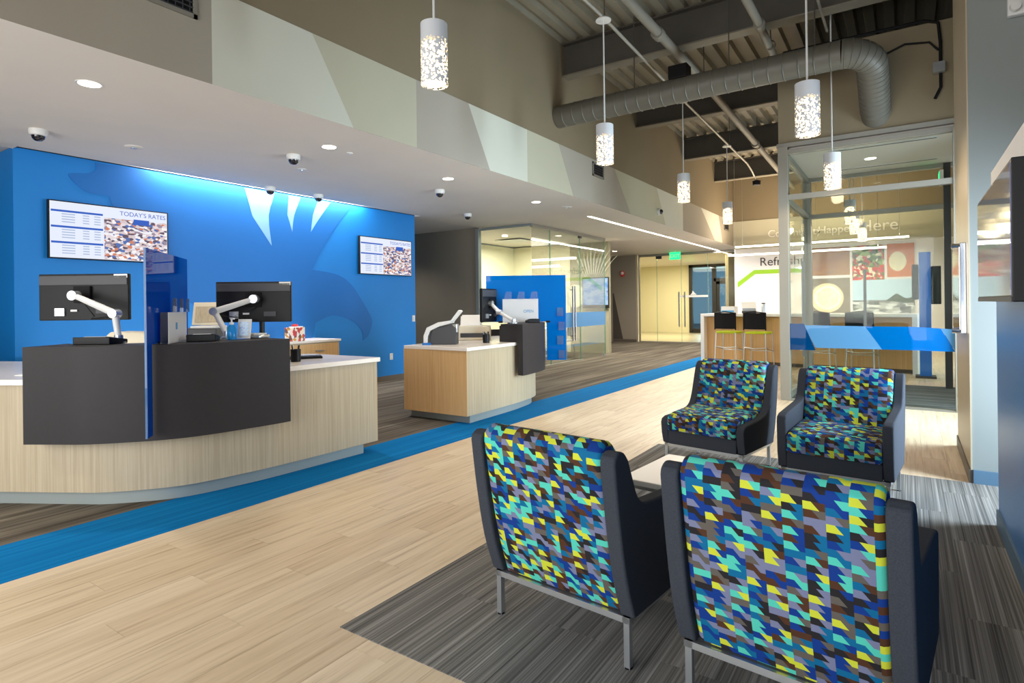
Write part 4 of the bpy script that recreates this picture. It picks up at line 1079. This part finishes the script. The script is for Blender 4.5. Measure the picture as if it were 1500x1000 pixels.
def stool(label, s, out=-.28):
    p = BAR_A + Vector((math.cos(ba), math.sin(ba), 0)) * s + Vector((math.sin(ba), -math.cos(ba), 0)) * (-out)
    t = thing('bar_stool', label, 'stool', p, ba, 'black mesh bar stools')
    # local: faces +y (towards the bar)
    MB().prism([(-.22, -.2), (.22, -.2), (.23, .2), (-.23, .2)], .70, .745).build('seat', M_lime, t, bevel=.02, seg=3)
    bk = MB()
    n = 6
    for k in range(n):
        a0, a1 = -.22 + .44 * k / n, -.22 + .44 * (k + 1) / n; f0, f1 = -.22 - .03 * (1 - (a0 / .22) ** 2), -.22 - .03 * (1 - (a1 / .22) ** 2)
        bk.prism([(a0, f0), (a1, f1), (a1, f1 + .02), (a0, f0 + .02)], .80, 1.14)
    bk.build('backrest', M_blackmat, t); MB().tube([(-.225, -.215, .78), (-.225, -.215, 1.14), (0, -.245, 1.165), (.225, -.215, 1.14), (.225, -.215, .78)], .014, 8).build('back_frame', M_black, t, smooth=True)
    for sx in (-1, 1):
        for sy in (-1, 1): MB().tube([(sx * .21, sy * .19, .72), (sx * .235, sy * .23, 0)], .013, 8).build('leg', M_silver, t)
    MB().tube([(-.225, -.215, .42), (0, -.235, .40), (.225, -.215, .42)], .011, 8).build('foot_rail', M_silver, t); MB().tube([(-.225, .215, .33), (.225, .215, .33)], .011, 8).build('foot_rail', M_silver, t)
    for sx in (-1, 1): MB().tube([(sx * .226, -.215, .42), (sx * .226, .215, .33)], .011, 8).build('side_rail', M_silver, t)


for lb, s in (('bar stool with lime seat at the left end of the bar', .75), ('bar stool with lime seat second along, left of the vestibule post', 1.37), ('bar stool second from the right, seen through the vestibule glass', 2.55), ('bar stool at the right end, seen through the vestibule glass', 3.28)):
    stool(lb, s, -.30)
# things on the bar
def on_bar(s, d): return BAR_A + Vector((math.cos(ba), math.sin(ba), 0)) * s + Vector((-math.sin(ba), math.cos(ba), 0)) * d + Vector((0, 0, 1.115))


t = thing('brochure_stand', 'white brochure stand with printed cards on the left of the bar', 'stand', on_bar(.95, .35), ba)
MB().prism([(-.16, 0), (.16, 0), (.16, .26), (-.16, .26)], -.005, .005, M=frame((1, 0, 0), (0, 0, 1), (0, 0, 0)) @ Matrix.Rotation(.2, 4, 'X')).build('board', M_paper, t); MB().box((0, .06, .1), (.02, .1, .2)).build('support', M_silver, t); MB().box((0, -.03, .09), (.28, .012, .05)).build('print', plain('print_grey', (140, 150, 160)), t); MB().box((0, -.02, .03), (.3, .06, .05)).build('pocket', M_dark, t)
t = thing('flyer_tray', 'small tray of blue and white flyers at the left end of the bar', 'tray', on_bar(.5, .35), ba)
MB().box((0, 0, .08), (.3, .2, .16)).build('tray', M_whiteplas, t); MB().box((0, -.102, .05), (.28, .006, .04)).build('label_strip', M_scr_blue_flat, t)
t = thing('steel_tumbler', 'steel tumbler standing on the bar beside the brochure stand', 'tumbler', on_bar(1.27, .3))
MB().lathe([(0, 0), (.04, 0), (.045, .2), (.04, .21), (0, .21)], 16).build('body', M_silver, t, smooth=True); MB().lathe([(0, .21), (.042, .21), (.042, .23), (0, .235)], 16).build('lid', M_black, t)
# cafe wall panels
def wall_poly(nm, pts, mat, parent, y=19.0, th=.01): return MB().prism(pts, -th, 0, M=frame((1, 0, 0), (0, 0, 1), (0, y, 0)) @ Matrix.Scale(-1, 4, (0, 0, 1))).build(nm, mat, parent)


sg = thing('refreshment_sign', 'wall sign reading Refreshments with a green stripe beside the cafe bar', 'sign', (0, 19.0, 0))
M_ink = plain('dark_print', (60, 60, 62), .6); M_green = plain('green_paint', (150, 200, 30), .6)
def sign_poly(nm, pts, mat, th): return MB().prism(pts, 0, th, M=frame((1, 0, 0), (0, 0, 1), (0, 0, 0))).build(nm, mat, sg)
sign_poly('green_stripe', [(-4.36, 1.82), (-3.85, 2.22), (-2.45, 2.22), (-2.45, 2.34), (-3.88, 2.34), (-4.36, 1.98)], M_green, .012)
text('Refreshments', 'lettering', .36, M_ink, sg, frame((1, 0, 0), (0, 0, 1), (-3.72, -.01, 2.46)), .003)
mp = sign_poly('menu_panel', [(-3.3, .95), (-2.6, .95), (-2.6, 2.16), (-3.3, 2.16)], plain('menu_panel_print', (248, 238, 228), .6), .01)
text('Relax', 'lettering', .16, M_ink, sg, frame((1, 0, 0), (0, 0, 1), (-3.15, -.012, 1.92)), .001)
lt = thing('wall_lettering', 'raised grey letters reading Community Happens Here on the cafe bulkhead', 'lettering', (0, 18.9, 0))
M_letter = plain('pale_raised_letters', (236, 234, 226), .5)
text('Community', 'small_word', .30, M_letter, lt, frame((1, 0, 0), (0, 0, 1), (-3.46, -.014, 3.30)), .012); text('Happens', 'small_word', .30, M_letter, lt, frame((1, 0, 0), (0, 0, 1), (-2.12, -.014, 3.30)), .012); text('Here', 'large_word', .44, M_letter, lt, frame((1, 0, 0), (0, 0, 1), (-1.10, -.012, 3.28)), .012)
mu = thing('photo_mural', 'mural of framed food and seaside photographs on the cafe wall', 'mural', (0, 18.996, 0))
def mur(nm, pts, mat, th=.012): return MB().prism(pts, 0, th, M=frame((1, 0, 0), (0, 0, 1), (0, 0, 0))).build(nm, mat, mu)
def rc(a, b, c, d): return [(a, c), (b, c), (b, d), (a, d)]
mur('white_border', rc(-2.42, .2, .92, 2.98), M_whiteplas, .006)
mur('bread_photo', rc(-2.38, -1.34, 2.1, 2.9), picture('bread_print', [(84, 62, 40), (164, 124, 82), (132, 80, 44), (196, 172, 138)], 2.5, 0, (.6, 1, 3), smooth=True))
mur('latte_photo', rc(-2.38, -1.34, 1.0, 2.02), picture('table_print', [(70, 64, 54), (128, 118, 98), (96, 88, 72)], 3, 0, (.5, 1, 5), smooth=True))
def circ(cx, cz, r, n=32, s=1): return [(cx + r * math.cos(2 * PI * k / n), cz + r * s * math.sin(2 * PI * k / n)) for k in range(n)]
mur('cup_saucer', circ(-1.92, 1.46, .42), plain('saucer_print', (226, 206, 164), .5), .014); mur('cup_rim', circ(-1.9, 1.47, .34), plain('cup_print', (244, 236, 216), .5), .016); mur('coffee_foam', circ(-1.9, 1.47, .28), picture('foam_print', [(214, 178, 120), (244, 232, 206), (226, 200, 150)], 4, 0, smooth=True), .018)
mur('salad_photo', rc(-1.28, -.52, 1.78, 2.34), picture('tomato_print', [(190, 24, 18), (206, 60, 34), (150, 14, 14), (226, 206, 170), (84, 110, 34)], 16)); mur('leaf_photo', rc(-1.28, -.52, 2.34, 2.9), picture('leaf_print', [(60, 96, 34), (204, 196, 170), (34, 56, 28), (170, 40, 26), (130, 160, 84)], 14))
mur('honey_photo', rc(-.46, .16, 2.0, 2.9), picture('honey_print', [(160, 66, 10), (206, 116, 36), (112, 48, 12)], 3, 0, (4, 1, .6), smooth=True)); mur('dipper', circ(-.22, 2.42, .2, s=1.3), picture('dipper_print', [(200, 190, 130), (230, 224, 190), (150, 140, 90)], 12, 0, smooth=True), .016)
mur('seaside_photo', rc(-1.28, .16, 1.0, 1.72), picture('shore_print', [(110, 116, 116), (206, 212, 212), (74, 80, 76), (170, 176, 172)], 9, 0, (.7, 1, 1.6))); mur('sea_sky', rc(-1.28, .16, 1.38, 1.94), plain('sky_print', (176, 204, 222), .5), .014); mur('headland', [(-.5, 1.36), (.15, 1.3), (.15, 1.46), (-.05, 1.42), (-.25, 1.56), (-.4, 1.44)], plain('headland_print', (54, 70, 44), .6), .016)
# suspended LED bars
for k, (lb, x0, x1, y, z) in enumerate((('slim LED bar hanging higher over the cafe', -4.1, .05, 17.6, 2.93), ('slim LED bar hanging lower over the cafe', -4.05, -.4, 16.6, 2.62))):
    t = thing('led_bar', lb, 'light', ((x0 + x1) / 2, y, z)); L = x1 - x0
    MB().box((0, 0, .025), (L, .06, .04)).build('housing', M_whiteplas, t); MB().box((0, 0, 0), (L - .02, .05, .012)).build('lens', M_led, t); MB().box((0, -.031, .02), (L - .02, .004, .03)).build('side_lens', M_led, t)
    for s in (-1, 0, 1): MB().tube([(s * L * .45, 0, .04), (s * L * .45, 0, zdeck(y) - z)], .004, 6).build('cable', M_silver, t)
    area_light('led_bar_lamp', ((x0 + x1) / 2, y, z - .03), ((x0 + x1) / 2, y, 0), L, .05, 60, NEUT)
    u = area_light('added_uplight', ((x0 + x1) / 2, y, z + .06), ((x0 + x1) / 2, y, 0), L, .05, 90, WARM); u.rotation_euler = (PI, 0, 0)  # added upward lamp, brightens the far upper walls and deck
# blue pylon with two handsets
t = thing('charging_pylon', 'bright blue freestanding column with black screens beyond the vestibule', 'pylon', (.25, 12.62, 0))
MB().box((0, 0, 1.1), (.17, .2, 2.2)).build('column', plain('bright_blue_laminate', (0, 116, 226), .4), t); MB().box((0, 0, .02), (.3, .3, .04)).build('base_plate', M_dark, t); MB().box((-.14, 0, 1.68), (.1, .22, .62)).build('screen', M_black, t, bevel=.02); MB().box((.16, 0, 1.62), (.14, .2, .66)).build('screen', M_black, t, bevel=.01)

# ------------------------------------------------------------------ glass office
GX, GY0, GY1, GL_ = -6.66, 10.65, 14.3, -8.1
of = thing('glass_office', 'frameless glass office beside the corridor with sliding glass door', 'partition', (0, 0, 0))
def gb(nm, a, b, mat): return MB().span(a, b).build(nm, mat, of)
gb('glass_panel', (GL_ + .03, GY0, .02), (GX - .01, GY0 + .012, 3.06), M_glass_office)
for k, (a, b) in enumerate(((GY0 + .02, 11.45), (11.46, 12.9), (12.91, GY1))):
    gb('glass_panel', (GX, a, .02), (GX + .012, b, 3.04), M_glass_office); gb('glass_edge', (GX - .002, b - .012, .02), (GX + .014, b, 3.04), M_glass_edge)
gb('top_channel', (GL_, GY0 - .02, 3.05), (GX + .03, GY0 + .04, 3.1), M_kick); gb('top_channel', (GX - .02, GY0, 3.03), (GX + .04, GY1, 3.1), M_alu); gb('floor_channel', (GX - .02, GY0, 0), (GX + .04, 13.0, .025), M_alu); gb('floor_channel', (GL_, GY0 - .02, 0), (GX, GY0 + .03, .025), M_alu)
gb('end_post', (GL_ - .01, GY0 - .05, 0), (GL_ + .07, GY0 + .06, 3.1), M_kick)
gb('door_pull', (GX + .05, 12.38, .5), (GX + .08, 12.41, 1.8), M_chrome); gb('door_pull', (GX + .05, 12.5, .5), (GX + .08, 12.53, 1.8), M_chrome)
for z in (.6, 1.7): gb('pull_standoff', (GX, 12.385, z), (GX + .06, 12.4, z + .02), M_chrome); gb('pull_standoff', (GX, 12.505, z), (GX + .06, 12.52, z + .02), M_chrome)
gb('patch_fitting', (GX - .015, GY1 - .12, .0), (GX + .027, GY1, .06), M_silver); gb('patch_fitting', (GX - .015, 12.85, 2.98), (GX + .027, 12.97, 3.06), M_dark)
for a, b, c, mat in ((11.47, 12.0, 11.62, M_film[0]), (12.0, 12.6, 12.15, M_film[1]), (12.6, GY1, 12.75, M_film[1])):
    MB().prism([(a, .82), (b, .82), (b + (.0 if b == GY1 else .15), 1.17), (c, 1.17)], 0, .003, M=frame((0, 1, 0), (0, 0, 1), (GX + .013, 0, 0))).build('film_strip', mat, of)
wos = slab('wall_office', (-10.5, 15.0, 0), (-6.87, 15.15, 3.1), wall_paint('olive_grey_paint', (150, 146, 122))); slab('wall_office_cream', (-10.5, 14.98, 0), (-8.05, 15.0, 3.1), M_cream, wos); slab('wall_office_side', (-10.1, 10.7, 0), (-10.0, 15, 3.1), M_cream)
ft = thing('office_mural', 'pale feather mural on the olive wall inside the glass office', 'mural', (0, 14.976, 0))
M_fea = plain('pale_feather_print', (206, 204, 180), .7)
for k in range(11):
    a = math.radians(62 + k * 6.5); x0, z0 = -7.35, 1.75; L = 1.25 + .1 * math.sin(k * 1.9); n = Vector((-math.sin(a), math.cos(a))) * .028; d = Vector((-math.cos(a), math.sin(a)))
    p = Vector((x0, z0)); q = p + d * .45; r = p + d * (L * .75); e = p + d * L + Vector((.06, -.02))
    MB().prism([tuple(q - n * .5), tuple(r - n), tuple(e), tuple(r + n), tuple(q + n * .5)], 0, .006 + .0003 * k, M=frame((1, 0, 0), (0, 0, 1), (0, 0, 0))).build('feather', M_fea, ft)
MB().prism(circ(-7.9, 1.6, .33), 0, .006, M=frame((1, 0, 0), (0, 0, 1), (0, 0, 0))).build('plume_ring', M_fea, ft)
t = thing('office_television', 'wall television with a blue picture inside the glass office', 'screen', (-7.22, 15.0, 1.68))
MB().box((0, -.03, 0), (.3, .06, .3)).build('wall_mount', M_black, t); MB().box((0, -.075, 0), (.8, .05, .86)).build('housing', M_black, t, bevel=.004); MB().box((0, -.102, .03), (.76, .004, .74)).build('screen', picture('office_screen', [(30, 90, 190), (120, 175, 240), (190, 216, 246), (60, 110, 200)], 3.5, 1.0, (1, 1, 2), smooth=True), t)
t = thing('office_table', 'round white table standing inside the glass office', 'table', (-8.0, 13.4, 0))
MB().lathe([(0, .72), (.5, .72), (.5, .75), (0, .75)], 32).build('table_top', M_white, t); MB().lathe([(.04, .02), (.04, .72)], 14).build('pedestal', M_silver, t); MB().lathe([(0, 0), (.3, 0), (.3, .015), (.04, .03)], 24).build('foot', M_silver, t)


def side_chair(label, x, y, rz):
    t = thing('side_chair', label, 'chair', (x, y, 0), rz)
    MB().box((0, 0, .45), (.44, .42, .03)).build('seat', M_whiteplas, t, bevel=.012); MB().box((0, -.2, .72), (.42, .02, .3), rot=Matrix.Rotation(.15, 3, 'X')).build('backrest', M_whiteplas, t, bevel=.008)
    for sx in (-1, 1):
        for sy in (-1, 1): MB().tube([(sx * .19, sy * .17, .44), (sx * .22, sy * .21, 0)], .012, 8).build('leg', M_chrome, t)
        MB().tube([(sx * .19, -.17, .44), (sx * .19, -.23, .84)], .01, 8).build('back_post', M_chrome, t)


side_chair('white side chair left of the round office table', -8.6, 12.9, -.6); side_chair('white side chair behind the glass near the film band', -7.3, 13.2, 1.6)
downlight('recessed downlight inside the glass office near its front glass', -8.4, 12.2, 3.1, 0, False); downlight('recessed downlight inside the glass office towards the corridor', -7.3, 13.0, 3.1, 0, False)
slab('ceiling_office_vent', (-9.2, 12.9, 3.09), (-8.4, 13.6, 3.099), M_whiteplas, ceil_low)

# ------------------------------------------------------------------ exit wall and storefront doors
t = thing('strobe_alarm', 'red fire alarm strobe on the dark grey far wall', 'alarm', (-8.5, 19.8, 2.44))
MB().box((0, -.03, 0), (.14, .06, .2)).build('housing', M_red, t, bevel=.012); MB().lathe([(0, .03), (.05, .015), (.06, 0)], 14, M=Matrix.Translation((0, -.06, .02)) @ Matrix.Rotation(PI / 2, 4, 'X')).build('strobe_lens', plain('strobe_lens', (240, 220, 220), .2), t)
ew = thing('glass_exit_wall', 'frameless glass wall with door leading to the exit lobby', 'partition', (0, 20.05, 0))
def eb(nm, a, b, mat): return MB().span(a, b).build(nm, mat, ew)
M_gl_exit = glass('warm_glass', (.95, .93, .84), .8)
xs = [-7.98, -7.32, -6.45, -5.55, -4.5]
for a, b in zip(xs[:-1], xs[1:]): eb('glass_panel', (a + .006, 0, .02), (b - .006, .012, 3.02), M_gl_exit); eb('glass_edge', (b - .014, -.002, .02), (b - .004, .014, 3.02), M_glass_edge)
eb('top_channel', (-8.0, -.02, 3.02), (-4.4, .04, 3.1), M_alu); eb('floor_channel', (-8.0, -.02, 0), (-5.5, .03, .03), M_alu); eb('jamb', (-8.0, -.03, 0), (-7.96, .05, 3.1), M_alu)
for x in (-6.55, -6.35): eb('door_pull', (x, -.07, .55), (x + .04, -.03, 1.75), M_silver); eb('pull_standoff', (x + .01, -.05, .65), (x + .03, 0, .68), M_silver); eb('pull_standoff', (x + .01, -.05, 1.62), (x + .03, 0, 1.65), M_silver)
eb('patch_fitting', (-7.35, -.02, 2.92), (-7.15, .03, 3.02), M_dark)
t = thing('exit_sign', 'green lit EXIT sign hanging before the far glass wall', 'sign', (-6.42, 19.3, 2.94))
MB().box((0, 0, 0), (.36, .05, .24)).build('housing', M_green_led, t); MB().box((0, 0, .14), (.06, .04, .04)).build('mount', M_whiteplas, t); text('EXIT', 'lettering', .17, M_paper, t, frame((1, 0, 0), (0, 0, 1), (0, -.03, -.06)), .002, 'CENTER')
dr = thing('storefront_doors', 'dark framed double glass entrance doors at the far end', 'door', (-6.6, 26.9, 0))
def db(nm, a, b, mat): return MB().span(a, b).build(nm, mat, dr)
db('frame_post', (-1.72, 0, 0), (-1.56, .14, 3.1), M_darkframe); db('frame_post', (1.6, 0, 0), (1.72, .14, 3.1), M_darkframe); db('frame_head', (-1.72, 0, 2.98), (1.72, .14, 3.1), M_darkframe); db('frame_transom', (-.6, 0, 2.32), (1.6, .14, 2.46), M_darkframe); db('frame_post', (-.68, 0, 0), (-.5, .14, 2.98), M_darkframe); db('frame_sill', (-1.6, 0, 0), (-.6, .14, .2), M_darkframe)
M_dusk = picture('evening_view_glass', [(30, 40, 52), (90, 130, 160), (50, 66, 80), (130, 170, 196)], 1.6, 0, (1, 1, .5), smooth=True)
M_tglass = glass('tinted_glass', (.45, .58, .66), .9)
db('glass_pane', (-1.56, .06, .2), (-.68, .075, 2.98), M_tglass); db('glass_pane', (-.5, .06, 2.46), (1.6, .075, 2.98), M_tglass)
for a, b in ((-.5, .53), (.57, 1.6)):
    lf = db('door_leaf', (a, .05, 0), (b, .09, .25), M_darkframe)
    for p, q in (((a, .05, .25), (a + .14, .09, 2.32)), ((b - .14, .05, .25), (b, .09, 2.32)), ((a, .05, 2.2), (b, .09, 2.32))): MB().span(p, q).build('stile', M_darkframe, lf)
    MB().span((a + .14, .06, .25), (b - .14, .075, 2.2)).build('pane', M_tglass, lf); MB().span((a + .2, 0, 1.0), (b - .2, .04, 1.06)).build('push_bar', M_silver, lf)
lg = thing('glass_logo', 'small white lettering and bird emblem on the far exit glass', 'lettering', (-6.05, 20.03, 1.58))
MB().prism([(-.45, -.02), (.5, -.02), (.5, .05), (-.45, .05)], 0, .002, M=frame((1, 0, 0), (0, 0, 1), (0, 0, 0))).build('word_strip', M_paper, lg); MB().prism([(-.1, .06), (.12, .06), (.04, .14), (-.02, .22), (-.04, .12)], 0, .002, M=frame((1, 0, 0), (0, 0, 1), (0, 0, 0))).build('emblem', M_paper, lg)
slab('ground_outside', (-16, 27.2, -.1), (2, 40, -.02), plain('paving', (130, 134, 140), .9))
